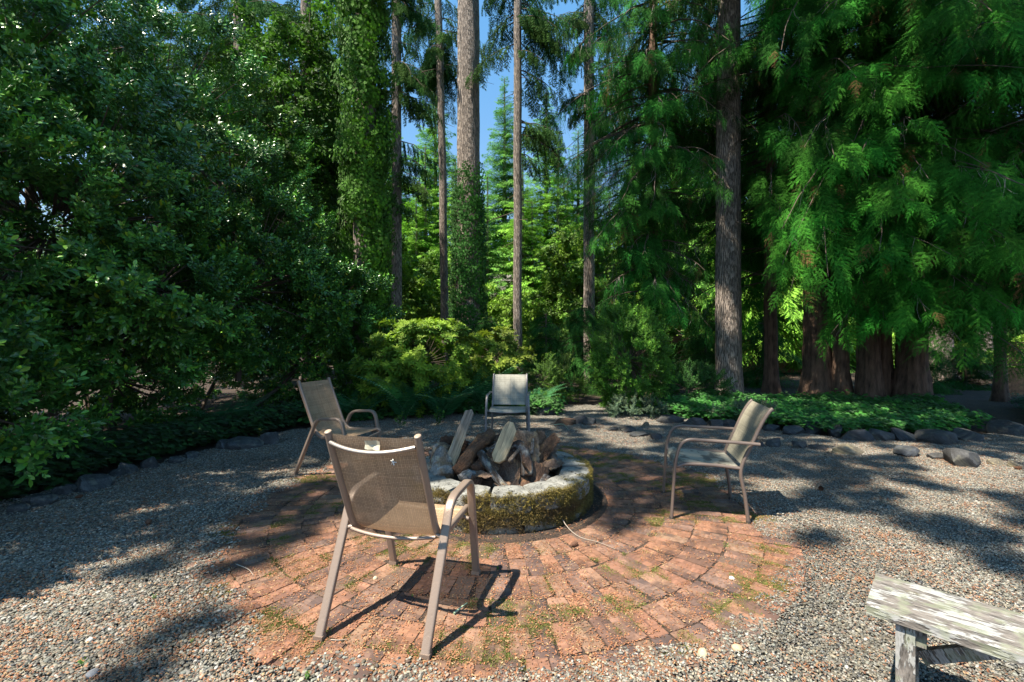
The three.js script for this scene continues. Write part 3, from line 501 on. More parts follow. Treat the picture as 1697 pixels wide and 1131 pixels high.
// sling surface along a side-view path, between x = -w and w, hollowed a little in the middle
function slingGeo(path, w, sag, uvs) {
  const g = new GB(), n = 12, cum = [0]; for (let j = 1; j < path.length; j++) cum.push(cum[j - 1] + path[j].distanceTo(path[j - 1]));
  const rows = path.map((p, j) => { const a = path[Math.max(j - 1, 0)], b = path[Math.min(j + 1, path.length - 1)], t = b.clone().sub(a).normalize(), nn = V(0, t.z, -t.y), row = []; for (let i = 0; i <= n; i++) { const x = 2 * i / n - 1, s = sag * (1 - x * x) * Math.sin(Math.PI * clamp(0.05 + 0.9 * j / (path.length - 1))); const ww = typeof w === 'function' ? w(j / (path.length - 1)) : w; const q = p.clone().addScaledVector(nn, s); row.push(g.v(x * ww, q.y, q.z, x * ww / uvs, cum[j] / uvs)); } return row; });
  for (let j = 0; j + 1 < rows.length; j++) for (let i = 0; i < n; i++) g.q(rows[j][i], rows[j][i + 1], rows[j + 1][i + 1], rows[j + 1][i]);
  return g.build(false, false);
}
const smooth = (pts, n) => new THREE.CatmullRomCurve3(pts, false, 'centripetal').getPoints(n);
const X1 = V(1, 0, 0);
function chairA(label, m, pos, yaw) {                 // stacking chair: each side one bent tube, rear leg - arm - front leg
  const c = thing('sling_patio_chair', label, 'chair', pos, Math.PI - yaw, 'patio chairs round the fire pit');
  for (const s of [-1, 1]) {
    const side = fillet([V(s * 0.262, 0.012, -0.358), V(s * 0.271, 0.588, -0.083), V(s * 0.276, 0.606, 0.21), V(s * 0.265, 0.012, 0.352)], [0.07, 0.075], 7);
    const sf = part(c, 'side_frame', sweep(side, oval(0.044, 0.027, 12, 0.45), X1), m.frame);
    for (const p of [side[0], side[side.length - 1]]) { const b = new THREE.BoxGeometry(0.047, 0.02, 0.034); b.translate(p.x, 0.01, p.z); part(sf, 'foot_cap', b, m.frame); }
    const rail = fillet([V(s * 0.222, 0.953, -0.352), V(s * 0.223, 0.86, -0.318), V(s * 0.223, 0.46, -0.150), V(s * 0.225, 0.398, -0.08), V(s * 0.23, 0.415, 0.29), V(s * 0.23, 0.39, 0.315)], [0.1, 0.09, 0.07, 0.03], 6);
    const rl = part(c, 'sling_rail', sweep(rail, oval(0.030, 0.036, 10, 0.75), X1), m.frame);
    const cap = new THREE.SphereGeometry(0.0185, 12, 8, 0, 6.3, 0, 1.6); cap.scale(0.85, 0.35, 1); cap.rotateX(-0.35); cap.translate(s * 0.222, 0.954, -0.353); part(rl, 'end_cap', cap, m.cap);
    for (const [y0, z0] of [[0.45, -0.145], [0.40, 0.22]]) { const br = new GB(); br.tube([V(s * 0.225, y0 - 0.012, z0 - 0.005), V(s * 0.268, y0 - 0.02, z0 - 0.008)], [0.011, 0.011], 8, 1, true); part(c, 'bracket', br.build(false, false), m.frame); }
  }
  const path = fillet([V(0, 0.94, -0.346), V(0, 0.86, -0.316), V(0, 0.46, -0.146), V(0, 0.402, -0.08), V(0, 0.418, 0.285)], [0.1, 0.1, 0.08], 8);
  const dense = new THREE.CatmullRomCurve3(path, false, 'centripetal').getSpacedPoints(40);
  part(c, 'sling', slingGeo(dense, 0.214, -0.014, 0.30), m.sling);
  const tb = []; for (let i = 0; i <= 14; i++) { const x = 2 * i / 14 - 1; tb.push(V(x * 0.21, 0.905 - 0.028 * (1 - x * x), -0.352 - 0.03 * (1 - x * x))); } const g1 = new GB(); g1.tube(tb, [0.0105], 8); part(c, 'top_bar', g1.build(false, false), m.bar);
  const bb = []; for (let i = 0; i <= 14; i++) { const x = 2 * i / 14 - 1; bb.push(V(x * 0.225, 0.432 - 0.012 * (1 - x * x), -0.160 - 0.028 * (1 - x * x))); } const g2 = new GB(); g2.tube(bb, [0.0095], 8); part(c, 'lower_bar', g2.build(false, false), m.frame);
  const g3 = new GB(); g3.tube([V(-0.225, 0.385, 0.31), V(0, 0.372, 0.315), V(0.225, 0.385, 0.31)], [0.012], 8); part(c, 'front_bar', g3.build(false, false), m.frame);
  return c;
}
function chairB(label, m, pos, yaw) {                 // round tube chair: front leg bends into the arm, rear leg runs up into the back
  const c = thing('tube_patio_chair', label, 'chair', pos, Math.PI - yaw, 'patio chairs round the fire pit');
  for (const s of [-1, 1]) {
    const arm = fillet([V(s * 0.300, 0.01, 0.312), V(s * 0.293, 0.45, 0.285), V(s * 0.285, 0.618, 0.235), V(s * 0.287, 0.612, -0.05), V(s * 0.296, 0.604, -0.31)], [0.12, 0.13, 0.1], 7);
    const aa = part(c, 'arm_frame', sweep(arm, oval(0.034, 0.024, 12, 0.75), X1), m.frame); const f1 = new THREE.CylinderGeometry(0.017, 0.018, 0.02, 10); f1.translate(s * 0.300, 0.01, 0.312); part(aa, 'foot_cap', f1, m.dark);
    const back = smooth([V(s * 0.263, 0.01, -0.24), V(s * 0.258, 0.22, -0.215), V(s * 0.254, 0.36, -0.19), V(s * 0.252, 0.45, -0.205), V(s * 0.252, 0.60, -0.270), V(s * 0.252, 0.76, -0.338), V(s * 0.252, 0.84, -0.385), V(s * 0.252, 0.866, -0.408)], 26);
    const bk = part(c, 'back_leg', sweep(back, oval(0.030, 0.028, 12, 0.9), X1), m.frame); const f2 = new THREE.CylinderGeometry(0.017, 0.018, 0.02, 10); f2.translate(s * 0.263, 0.01, -0.24); part(bk, 'foot_cap', f2, m.dark);
    const seat = smooth([V(s * 0.292, 0.46, 0.285), V(s * 0.275, 0.40, 0.275), V(s * 0.248, 0.412, 0.22), V(s * 0.245, 0.418, 0.0), V(s * 0.25, 0.405, -0.19)], 22);
    part(c, 'seat_rail', sweep(seat, oval(0.026, 0.026, 10, 0.9), X1), m.frame);
    const w = new GB(); w.tube([V(s * 0.252, 0.604, -0.272), V(s * 0.29, 0.604, -0.272)], [0.010], 8); part(c, 'bracket', w.build(false, false), m.frame);
  }
  const seat = new THREE.CatmullRomCurve3([V(0, 0.395, 0.285), V(0, 0.425, 0.262), V(0, 0.424, 0.1), V(0, 0.415, -0.06), V(0, 0.406, -0.185)]).getSpacedPoints(18);
  part(c, 'seat_sling', slingGeo(seat, 0.246, 0.014, 0.30), m.seat ?? m.sling);
  const back = new THREE.CatmullRomCurve3([V(0, 0.43, -0.200), V(0, 0.60, -0.268), V(0, 0.76, -0.336), V(0, 0.835, -0.382), V(0, 0.862, -0.405)]).getSpacedPoints(18);
  part(c, 'back_sling', slingGeo(back, 0.246, 0.016, 0.30), m.sling);
  const g2 = new GB(); g2.tube([V(-0.25, 0.385, -0.195), V(0, 0.378, -0.2), V(0.25, 0.385, -0.195)], [0.011], 8); part(c, 'cross_bar', g2.build(false, false), m.frame);
  const g3 = new GB(); g3.tube([V(-0.25, 0.40, 0.27), V(-0.1, 0.385, 0.275), V(0.1, 0.385, 0.275), V(0.25, 0.40, 0.27)], [0.011], 8); part(c, 'front_bar', g3.build(false, false), m.frame);
  return c;
}
const deg = (x) => x * Math.PI / 180;
const mA = chairMats([0.25, 0.19, 0.15], [0.54, 0.37, 0.23], 0.82), mB = chairMats([0.16, 0.125, 0.105], [0.35, 0.33, 0.255], 0.985), mB2 = chairMats([0.20, 0.185, 0.18], [0.38, 0.38, 0.33], 0.985);
{ // stained seat of the right-hand chair: mould blotches
  const a = tileFbm(111, 5, 5, 5), e = tileFbm(112, 30, 30, 2);
  const t = tex(512, 512, (u, v) => { const x = u - 0.5, y = v - 0.5, st = sstep(0.40, 0.58, a(u, v) + 0.25 * (e(u, v) - 0.5)); return lerp3([0.8, 0.78, 0.74], [0.2, 0.19, 0.19], st * 0.8); });
  mB.seat = phys({ map: t, color: C(0.43, 0.41, 0.34), roughness: 0.8, side: THREE.DoubleSide });
}
const front = chairA('brown woven sling chair nearest the camera, its back turned, with tape on top', mA, P(-0.549, 0, 2.342), deg(13));
{
  const g = new GB(), R = rng(8); const rows = []; for (let j = 0; j <= 3; j++) { const row = []; for (let i = 0; i <= 4; i++) row.push(g.v(-0.02 + 0.074 * (i / 4) - 0.027 + 0.003 * gauss(R), 0.866 + 0.062 * (j / 3) + 0.003 * gauss(R), -0.334 - 0.030 * (j / 3) - 0.022 * (j < 2 ? 1 : 0.3) - 0.004 * Math.sin(i * 1.7 + j))); rows.push(row); } for (let j = 0; j < 3; j++) for (let i = 0; i < 4; i++) g.q(rows[j][i], rows[j + 1][i], rows[j + 1][i + 1], rows[j][i + 1]);
  part(front, 'tape', g.build(true, false), phys({ color: C(0.46, 0.43, 0.32), roughness: 0.6, side: THREE.DoubleSide })).userData.label = 'crumpled cream tape round the top bar';
  const s = new GB(); s.tube([V(-0.10, 0.845, -0.345), V(-0.103, 0.835, -0.352), V(-0.108, 0.82, -0.35)], [0.0022], 4); s.tube([V(-0.09, 0.838, -0.345), V(-0.103, 0.835, -0.353), V(-0.118, 0.832, -0.345)], [0.002], 4); s.tube([V(-0.103, 0.836, -0.352), V(-0.094, 0.822, -0.348)], [0.002], 4);
  part(front, 'string', s.build(false, false), mat({ color: C(0.8, 0.78, 0.72) }));
}
chairA('dark brown sling chair in the shade left of the fire pit', mA, P(-1.793, 0, 4.70), deg(107.3));
chairB('pale grey sling chair right of the fire pit with a stained seat', mB, P(1.602, 0, 3.664), deg(-77));
chairB('pale grey sling chair behind the fire pit, facing the camera', mB2, P(-0.048, 0, 6.40), deg(183.2));

// ---------------------------------------------------------------- bench
{
  M.paint = mat({ map: rep(T.paint, 1.5, 3.1), bumpMap: rep(T.paintH, 1.5, 3.1), bumpScale: 0.004, roughness: 0.85 });
  // middle of the near end, direction of the bench
  const dir = V(0.715, 0, 0.699).normalize(), L = 1.25, W = 0.315, top = 0.42;
  const A = P(1.39, 0, 1.725), turn = Math.atan2(-dir.z, dir.x), b = thing('garden_bench', 'weathered white painted wooden bench with flaking paint on the gravel', 'bench', A, turn);
  const R = rng(6), seat = new THREE.BoxGeometry(L, 0.035, W, 60, 3, 16), p = seat.attributes.position, nn = seat.attributes.normal, u = seat.attributes.uv;
  for (let i = 0; i < p.count; i++) { let x = p.getX(i) + L / 2, y = p.getY(i), z = p.getZ(i); const e = Math.max(0, Math.abs(z) / (W / 2) - 0.9) * 10; y -= (y > 0 ? 1 : 0) * (0.004 * e * e + 0.0025 * Math.abs(noise3(x * 2, z * 40, 1)) + 0.004 * Math.max(0, noise3(x * 1.5, z * 9, 7))); z += 0.002 * noise3(x * 9, y * 30, 2); x += 0.003 * noise3(z * 12, y * 30, 4); p.setXYZ(i, x, y + top - 0.0175, z); Math.abs(nn.getY(i)) > 0.5 ? u.setXY(i, (z + 0.16) / 0.5, x / 0.9) : u.setXY(i, (Math.abs(nn.getZ(i)) > 0.5 ? y : z) / 0.5 + 0.3, x / 0.9 + 0.2); }
  seat.computeVertexNormals(); part(b, 'seat_plank', seat, M.paint);
  const board = (name, x, y, z, sx, sy, sz, rz = 0) => { const g = new THREE.BoxGeometry(sx, sy, sz); const uu = g.attributes.uv, pp = g.attributes.position; for (let i = 0; i < uu.count; i++) uu.setXY(i, (pp.getX(i) + pp.getZ(i)) / 0.5 + x, pp.getY(i) / 0.9 + 0.3 + x); g.rotateZ(rz); g.translate(x, y, z); return part(b, name, g, M.paint); };
  for (const x of [0.105, 1.1]) { for (const z of [-0.115, 0.115]) board('leg', x, (top - 0.041) / 2, z, 0.052, top - 0.041, 0.05); board('cross_rail', x + 0.040, top - 0.072, 0, 0.028, 0.06, 0.26); }
  board('brace', 0.27, 0.30, 0, 0.30, 0.045, 0.028, 0.55); board('brace', 0.93, 0.30, 0, 0.30, 0.045, 0.028, -0.55);
  const lists = []; for (const [x, z, n] of [[0.12, -0.055, 26], [0.27, 0.01, 12], [0.45, 0.035, 22], [0.5, 0.045, 12]]) for (let i = 0; i < n; i++) lists.push([new THREE.Matrix4().compose(V(x + gauss(R) * 0.022, top - 0.003, z + gauss(R) * 0.006), new THREE.Quaternion().setFromAxisAngle(V(0, 1, 0), R() * 6), V(0.25, 0.3, 0.25)), C(0.22, 0.2, 0.03)]);
  swarm(b, 'moss', mossTufts[0], M.moss, lists);
}

// ---------------------------------------------------------------- stones
M.rock = mat({ map: rep(T.rock, 1, 1), bumpMap: rep(T.rockH, 1, 1), bumpScale: 0.012, roughness: 0.85, vertexColors: true });
function rockGeo(seed, col) {       // unit rock: faceted by random planes, a little rough; sits on y = 0
  const R = rng(seed), planes = Array.from({ length: 11 }, () => ({ n: rdir(R), d: rr(R, 0.5, 0.92) })); planes.push({ n: V(0, 1, 0).addScaledVector(rdir(R), 0.35).normalize(), d: 0.6 });
  const s = new THREE.IcosahedronGeometry(1, 7), p = s.attributes.position, u = s.attributes.uv, c = new Float32Array(p.count * 3);
  for (let i = 0; i < p.count; i++) {
    const d = V(p.getX(i), p.getY(i), p.getZ(i)).normalize(); let r = 1.05; for (const q of planes) { const k = q.n.dot(d); if (k > 0.05) r = Math.min(r, q.d / k); }
    r *= 1 + 0.07 * fbm3(d.x * 5 + seed, d.y * 5, d.z * 5, 4); p.setXYZ(i, d.x * r, d.y * r, d.z * r);
    u.setXY(i, (d.x * r + d.y * 0.6) * 0.5 + seed * 0.21, (d.z * r + d.y * 0.7) * 0.5); const k = 0.8 + 0.6 * fbm3(d.x * 3, d.y * 3 + seed, d.z * 3, 3); c.set([col[0] * k, col[1] * k, col[2] * k], i * 3);
  }
  s.setAttribute('color', new THREE.BufferAttribute(c, 3)); 
  const g = s; g.computeVertexNormals();
  // weld normals softly except at facets
  return toCreased(g);
}
function toCreased(g) { const p = g.attributes.position, n = g.attributes.normal, map = new Map(); const fn = []; for (let i = 0; i < p.count; i++) { const k = Math.round(p.getX(i) * 4000) + '_' + Math.round(p.getY(i) * 4000) + '_' + Math.round(p.getZ(i) * 4000); if (!map.has(k)) map.set(k, []); map.get(k).push(i); fn.push(V(n.getX(i), n.getY(i), n.getZ(i))); } for (const l of map.values()) for (const i of l) { const s = V(0, 0, 0); for (const j of l) if (fn[i].dot(fn[j]) > 0.82) s.add(fn[j]); s.normalize(); n.setXYZ(i, s.x, s.y, s.z); } return g; }
const rockSet = [0, 1, 2, 3, 4, 5, 6, 7].map((k) => rockGeo(60 + k, [[0.11, 0.115, 0.12], [0.085, 0.09, 0.10], [0.13, 0.13, 0.13], [0.10, 0.11, 0.125]][k % 4])), rockTan = [0, 1].map((k) => rockGeo(80 + k, [0.36, 0.31, 0.22])), rockRust = rockGeo(84, [0.26, 0.15, 0.09]);
const rockR = rng(19);
// position by the stone's foot: metres right, away; size across, height, depth
function stone(name, label, x, z, w, h, geo, group, dep) { const o = solo(name, geo, M.rock, label, 'stone', group); const d = dep ?? w * rr(rockR, 0.6, 0.9); o.scale.set(w / 1.75, h / 1.2, d / 1.75); o.position.copy(P(x, h * 0.10, z)); o.rotation.set(0.2 * gauss(rockR), rockR() * 0.5 + (rockR() < 0.5 ? Math.PI : 0), 0.2 * gauss(rockR)); return o; }
const gp = (px, py) => { const z = 740 * 1.37 / (py - 565.5); return [(px - 848.5) / 740 * z, z]; };      // where a stone's foot stands on the ground
const ORD = ['first', 'second', 'third', 'fourth', 'fifth', 'sixth', 'seventh', 'eighth', 'ninth', 'tenth', 'eleventh', 'twelfth', 'thirteenth', 'fourteenth'];
const rockPale = [0, 1, 2].map((k) => rockGeo(90 + k, [0.17, 0.185, 0.195]));
const rowOf = (list, name, txt, group, set = rockSet) => list.forEach(([px, py, w, h], i) => { const [x, z] = gp(px, py), k = z / 740; stone(name, txt.replace('#', ORD[i]), x, z + 0.08, w * k * 1.08, h * k * 1.15, set[(i * 3 + px) % set.length], group); });
rowOf([[16, 853, 30, 16], [55, 840, 46, 20], [87, 824, 24, 15], [110, 818, 30, 12], [141, 813, 46, 22], [182, 791, 22, 13], [200, 787, 28, 18], [236, 778, 26, 19], [286, 769, 22, 11], [309, 761, 18, 10], [372, 743, 34, 12], [406, 742, 54, 17], [441, 738, 28, 22]], 'edging_stone', 'blue-grey edging stone under the laurels, # from the left', 'edging stones below the laurels', rockPale);
rowOf([[1118, 700, 42, 14], [1158, 704, 40, 14], [1190, 706, 32, 12], [1216, 708, 30, 11], [1284, 714, 30, 12], [1321, 719, 42, 16], [1357, 714, 46, 20], [1389, 719, 26, 15], [1425, 729, 46, 19], [1471, 729, 44, 18], [1505, 728, 42, 17], [1545, 726, 36, 13], [1570, 733, 58, 24], [1607, 729, 42, 18]], 'edging_stone', 'dark angular stone edging the ivy bed, # from the left of its row', 'edging stones along the ivy bed');
rowOf([[1686, 718, 50, 24]], 'edging_stone', 'large dark stone at the right edge of the photo before the ivy', 'edging stones along the ivy bed');
rowOf([[980, 704, 26, 12], [1019, 715, 18, 7], [1040, 716, 26, 11], [1063, 723, 30, 7], [1089, 728, 20, 10], [1266, 741, 16, 8], [1290, 741, 26, 15], [1333, 743, 26, 13], [1361, 746, 28, 6]], 'loose_stone', 'small dark stone loose in the gravel behind the right chair, # from the left', 'loose stones in the gravel');
rowOf([[1507, 755, 42, 15], [1559, 761, 28, 9]], 'loose_stone', 'dark stone in the sunlit gravel by the largest boulder, # from the left', 'loose stones in the gravel');
const one = (px, py, w, h, geo, name, label) => { const [x, z] = gp(px, py), k = z / 740; return stone(name, label, x, z + 0.06, w * k * 1.1, h * k * 1.4, geo); };
one(1608, 770, 64, 25, rockSet[2], 'boulder', 'largest boulder lying in the gravel right of the flat sunlit slab');
one(1407, 752, 54, 14, rockTan[0], 'flat_stone', 'flat tan stone slab half lit in the gravel behind the right chair');
one(1656, 771, 24, 8, rockTan[1], 'flat_stone', 'low tan stone just right of the largest boulder');
one(1688, 775, 20, 9, rockTan[0], 'flat_stone', 'pale stone at the right edge of the photo in the sunlit gravel');
one(905, 688, 26, 19, rockSet[0], 'block_stone', 'blocky grey stone behind the fire pit at the path');
one(896, 688, 16, 9, rockTan[1], 'flat_stone', 'pale flat stone leaning on the blocky stone at the path');
one(936, 703, 34, 9, rockRust, 'rust_stone', 'rust-brown flat stone in the gravel behind the fire pit');
one(962, 702, 22, 13, rockSet[5], 'loose_stone', 'dark upright stone beside the rust-brown stone behind the pit');
one(1072, 708, 14, 8, rockTan[0], 'flat_stone', 'small tan stone lit in the gravel before the round bush');
const flats = [[1222, 1076, 19, 11, 'tan rounded pebble, largest on the gravel at the patio edge'], [1165, 1085, 17, 17, 'pale tan pebble lying on the brick edge below the patio'], [1213, 960, 9, 6, 'white pebble on the bricks in front of the right chair'], [622, 960, 8, 7, 'cream pebble on the bricks under the front chair'], [153, 1118, 20, 11, 'grey pebble in the lower left shade'], [148, 1063, 10, 8, 'white pebble in the lower left gravel']];
flats.forEach(([px, py, w, h, label], i) => { const [x, z] = gp(px, py), k = z / 740; const o = solo('pebble', pebbleBig(i), M.pebble, label, 'pebble'); o.scale.set(w * k / 2, h * k / 2, w * k / 2.3); o.position.copy(P(x, 0.003, z)); o.rotation.y = i * 1.3; });
function pebbleBig(i) { const s = new THREE.SphereGeometry(1, 16, 12), p = s.attributes.position, c = new Float32Array(p.count * 3), col = [[0.5, 0.38, 0.24], [0.55, 0.45, 0.28], [0.7, 0.68, 0.6], [0.6, 0.5, 0.33], [0.2, 0.21, 0.23], [0.55, 0.52, 0.46]][i]; for (let k = 0; k < p.count; k++) { const x = p.getX(k), y = p.getY(k), z = p.getZ(k), q = 1 + 0.18 * noise3(x * 1.2 + i * 4, y * 1.2, z * 1.2); p.setXYZ(k, x * q, y * q, z * q); const w = 0.85 + 0.3 * noise3(x * 5, y * 5 + i, z * 5); c.set(col.map((v) => v * w), k * 3); } s.setAttribute('color', new THREE.BufferAttribute(c, 3)); s.computeVertexNormals(); return s; }
{ // fallen twigs
  const tw = (name, label, pts, r, m) => { const g = new GB(); g.tube(new THREE.CatmullRomCurve3(pts.map(([px, py, h]) => { const [x, z] = gp(px, py); return P(x, h, z); })).getPoints(14), (t) => r * (1 - 0.6 * t), 5); return solo(name, g.build(false, false), m, label, 'twig'); };
  const grey = mat({ color: C(0.32, 0.27, 0.22) }), lich = mat({ color: C(0.36, 0.46, 0.30) });
  tw('fallen_twig', 'long thin twig curving from the fire pit moss onto the bricks', [[922, 858, 0.08], [940, 878, 0.02], [962, 893, 0.008], [990, 900, 0.006], [1020, 912, 0.006]], 0.004, grey);
  tw('fallen_twig', 'pale twig on the bricks at the left edge of the patio', [[392, 938, 0.008], [412, 948, 0.012], [420, 956, 0.006]], 0.004, grey);
  tw('fallen_twig', 'thin twig lying flat on the bricks below the left rear leg of the front chair', [[548, 1063, 0.006], [562, 1064, 0.007], [575, 1062, 0.005]], 0.003, grey);
  tw('lichen_twig', 'pale green lichen twig on the bricks in the shadow of the front chair', [[752, 1020, 0.008], [764, 1012, 0.015], [774, 1003, 0.01]], 0.006, lich);
  tw('lichen_twig', 'pale lichen twig on the far rim of the fire pit', [[918, 740, 0.28], [932, 742, 0.30], [942, 750, 0.28]], 0.006, lich);
}
{ // fir cones
  const g = new GB(); for (let k = 0; k < 70; k++) { const t = k / 70, a = k * 2.4, r = 0.017 * Math.sin(Math.PI * (0.12 + 0.8 * t)), z = (t - 0.5) * 0.06, d = V(Math.cos(a), Math.sin(a), 0.5).normalize(); g.leaf(V(Math.cos(a) * r * 0.35, Math.sin(a) * r * 0.35, z), d, V(-Math.cos(a) * 0.4, -Math.sin(a) * 0.4, 1).normalize(), r * 1.2, 0.014, { seg: 2, fold: 0.1, curl: -0.3, k: C(0.12, 0.055, 0.03) }); }
  const geo = g.build(), spots = [[951, 906, 1.0, 'fir cone on the bricks in front of the fire pit'], [246, 869, 1.0, 'fir cone on the shaded gravel at the left'], [1361, 812, 1.1, 'fir cone on the shaded gravel right of the right chair'], [1687, 778, 1.0, 'fir cone in the sunlit gravel at the right edge of the photo'], [130, 826, 0.9, 'fir cone on the gravel beside the left edging stones']];
  spots.forEach(([px, py, s, label], i) => { const [x, z] = gp(px, py), o = solo('fir_cone', geo, M.scale, label, 'cone', 'fir cones on the ground'); o.position.copy(P(x, 0.014, z)); o.rotation.set(0, i * 1.7 + 2.2, 0); o.scale.setScalar(s); });
}
// ---------------------------------------------------------------- foliage pieces
const leafMat = (o) => phys({ vertexColors: true, side: THREE.DoubleSide, roughness: 0.7, transmission: 0.3, thickness: 0, specularIntensity: 0.5, ...o });
M.gloss = leafMat({ roughness: 0.5, transmission: 0.0, clearcoat: 0.9, clearcoatRoughness: 0.25, specularIntensity: 0.3 });
M.leaf = leafMat({ roughness: 0.85, transmission: 0.42 });
M.fern = leafMat({ color: C(0.035, 0.18, 0.055), roughness: 0.8 });
M.conifer = leafMat({ roughness: 0.95, transmission: 0.28, specularIntensity: 0.2 });
M.twig = mat({ color: C(0.10, 0.075, 0.055), roughness: 0.95 });
M.deadTwig = mat({ color: C(0.34, 0.31, 0.27), roughness: 0.95 });
M.fir = mat({ map: rep(T.bark, 1, 1), bumpMap: rep(T.barkH, 1, 1), bumpScale: 0.03, color: C(0.38, 0.32, 0.275) });
M.cedarBark = mat({ map: rep(T.string, 1, 1), bumpMap: rep(T.stringH, 1, 1), bumpScale: 0.02, color: C(0.20, 0.125, 0.085) });
const GOLD = 2.39996;
const UP0 = V(0, 1, 0);
const twigs = { laurel: [], cedar: [], fir: [], maple: [], ivy: [], gold: [], small: [], needle: [], far: [], fern: [] };
{
  const R = rng(201);
  for (let n = 0; n < 8; n++) {                         // glossy laurel shoot, grows along z
    const g = new GB(), L = rr(R, 0.16, 0.24), bend = gauss(R) * 0.25; const st = []; for (let i = 0; i <= 4; i++) st.push(V(bend * L * (i / 4) ** 2, 0, L * i / 4)); g.tube(st, [0.0028, 0.0026, 0.0024, 0.002, 0.0015], 4, C(0.7, 0.9, 0.8));
    const m = 11 + Math.floor(R() * 4); for (let i = 0; i < m; i++) {
      const t = 0.12 + 0.88 * i / (m - 1), a = i * GOLD + gauss(R) * 0.3, al = mix(1.25, 0.45, t) + gauss(R) * 0.18, d = V(Math.cos(a) * Math.sin(al), Math.sin(a) * Math.sin(al), Math.cos(al)), nn = V(0, 0, 1).addScaledVector(d, -Math.cos(al)).addScaledVector(rdir(R), 0.25).normalize();
      const y = i >= m - 3 ? 1 : 0, k = rr(R, 0.75, 1.25), L2 = (n > 4 ? 0.66 : 1) * (y ? rr(R, 0.05, 0.07) : rr(R, 0.062, 0.09));
      g.leaf(V(bend * L * t * t, 0, L * t), d, nn, L2, L2 * rr(R, 0.42, 0.5), { seg: 4, fold: 0.22, curl: rr(R, 0.1, 0.35), k: y ? C(1.9 * k, 1.55 * k, 0.8 * k) : R() < 0.03 ? C(5, 2.2, 0.8) : n > 4 ? C(1.35 * k, 1.25 * k, 0.9 * k) : C(k, k, k), belly: 0.6 });
    }
    twigs.laurel.push(g.build());
  }
  for (let n = 0; n < 5; n++) {                         // flat cedar spray along z, faces y: open fan of lobed fingers
    const g = new GB(), L = rr(R, 0.40, 0.56), N = 5, k0 = rr(R, 0.9, 1.1), cv = rr(R, 0.1, 0.5), sd = gauss(R) * 0.2;
    const at = (t) => V(sd * L * t * t, -cv * L * t * t, L * t), finger = (b, d, l, w0, kk) => {   // a frond: midrib with blunt overlapping lobes
      const m = Math.max(3, Math.round(l / 0.018)), side = d.clone().cross(UP0).normalize(), dr = rr(R, 0.1, 0.8), pt = (q) => b.clone().addScaledVector(d, l * q).add(V(0, -dr * l * q * q, 0)).addScaledVector(V(0, 0, 1), l * 0.22 * q * q);
      for (let j = 0; j < m; j++) for (const s of [-1, 1]) { const q = (j + (s > 0 ? 0.5 : 0)) / m, o = pt(q), ll = w0 * (0.55 + 0.9 * q * (1 - q) * 2) * (1 - 0.45 * q) * rr(R, 0.75, 1.2), dd = d.clone().multiplyScalar(0.8).addScaledVector(side, s * 0.75).add(V(0, 0.12 * gauss(R), 0)).normalize(), sw = dd.clone().cross(UP0).normalize().multiplyScalar(ll * 0.3), k2 = kk * rr(R, 0.75, 1.25) * (0.85 + 0.4 * q), mm = o.clone().addScaledVector(dd, ll * 0.55); g.q(g.vv(o, 0, 0, kk * 0.8), g.vv(mm.clone().add(sw), 0, 0, k2), g.vv(o.clone().addScaledVector(dd, ll), 0, 0, k2 * 1.15), g.vv(mm.clone().sub(sw), 0, 0, k2)); }
    };
    for (let i = 1; i <= N; i++) for (const s of [-1, 1]) { const t = (i - 0.6 + (s > 0 ? 0.45 : 0)) / (N + 0.6), al = mix(0.95, 0.5, t) + gauss(R) * 0.1, l = L * 0.58 * Math.pow(1 - t, 0.7) * Math.min(1, 0.45 + t * 3) * rr(R, 0.7, 1.1), d = V(s * Math.sin(al), gauss(R) * 0.22, Math.cos(al)).normalize(); finger(at(t), d, l, 0.036, k0 * rr(R, 0.6, 1.4)); if (l > 0.16) finger(at(t).addScaledVector(d, l * 0.35), d.clone().add(V(s * 0.55, -0.1, -0.1)).normalize(), l * 0.42, 0.03, k0 * rr(R, 0.75, 1.2)); }
    finger(at(0.05), V(sd * 0.5, -cv * 0.5, 1).normalize(), L, 0.036, k0);
    twigs.cedar.push(g.build());
  }
  for (let n = 0; n < 4; n++) {                         // hemlock twig with needles, along z, hangs
    const g = new GB(), L = rr(R, 0.45, 0.6), N = 13, at = (t) => V(gauss(R) * 0.0, -0.12 * L * t * t, L * t), st = []; for (let i = 0; i <= 5; i++) st.push(at(i / 5)); g.tube(st, [0.004, 0.003, 0.003, 0.002, 0.0015, 0.001], 3, C(0.8, 0.6, 0.45));
    const needles = (a, d, l, k) => { const m = Math.max(3, Math.round(l / 0.035)); for (let j = 0; j < m; j++) for (const s of [-1, 1]) { const o = a.clone().addScaledVector(d, l * j / m), nd = d.clone().add(rdir(R).multiplyScalar(0.55)).normalize(), kk = k * rr(R, 0.7, 1.3); g.leaf(o, nd, UP0.clone().add(rdir(R).multiplyScalar(0.8)).normalize(), rr(R, 0.06, 0.11), rr(R, 0.014, 0.026), { seg: 2, fold: 0.2, curl: 0.3, k: kk }); } };
    for (let i = 0; i < N; i++) { const t = (i + 0.3) / N, s = i & 1 ? 1 : -1, l = L * 0.5 * (1 - 0.7 * t) * rr(R, 0.6, 1.1), d = V(s * 0.7, -0.3 + gauss(R) * 0.25, 0.62).normalize(); needles(at(t), d, l, rr(R, 0.8, 1.2)); }
    needles(V(0, -0.02, 0), V(0, -0.08, 1).normalize(), L, 1);
    twigs.fir.push(g.build());
  }
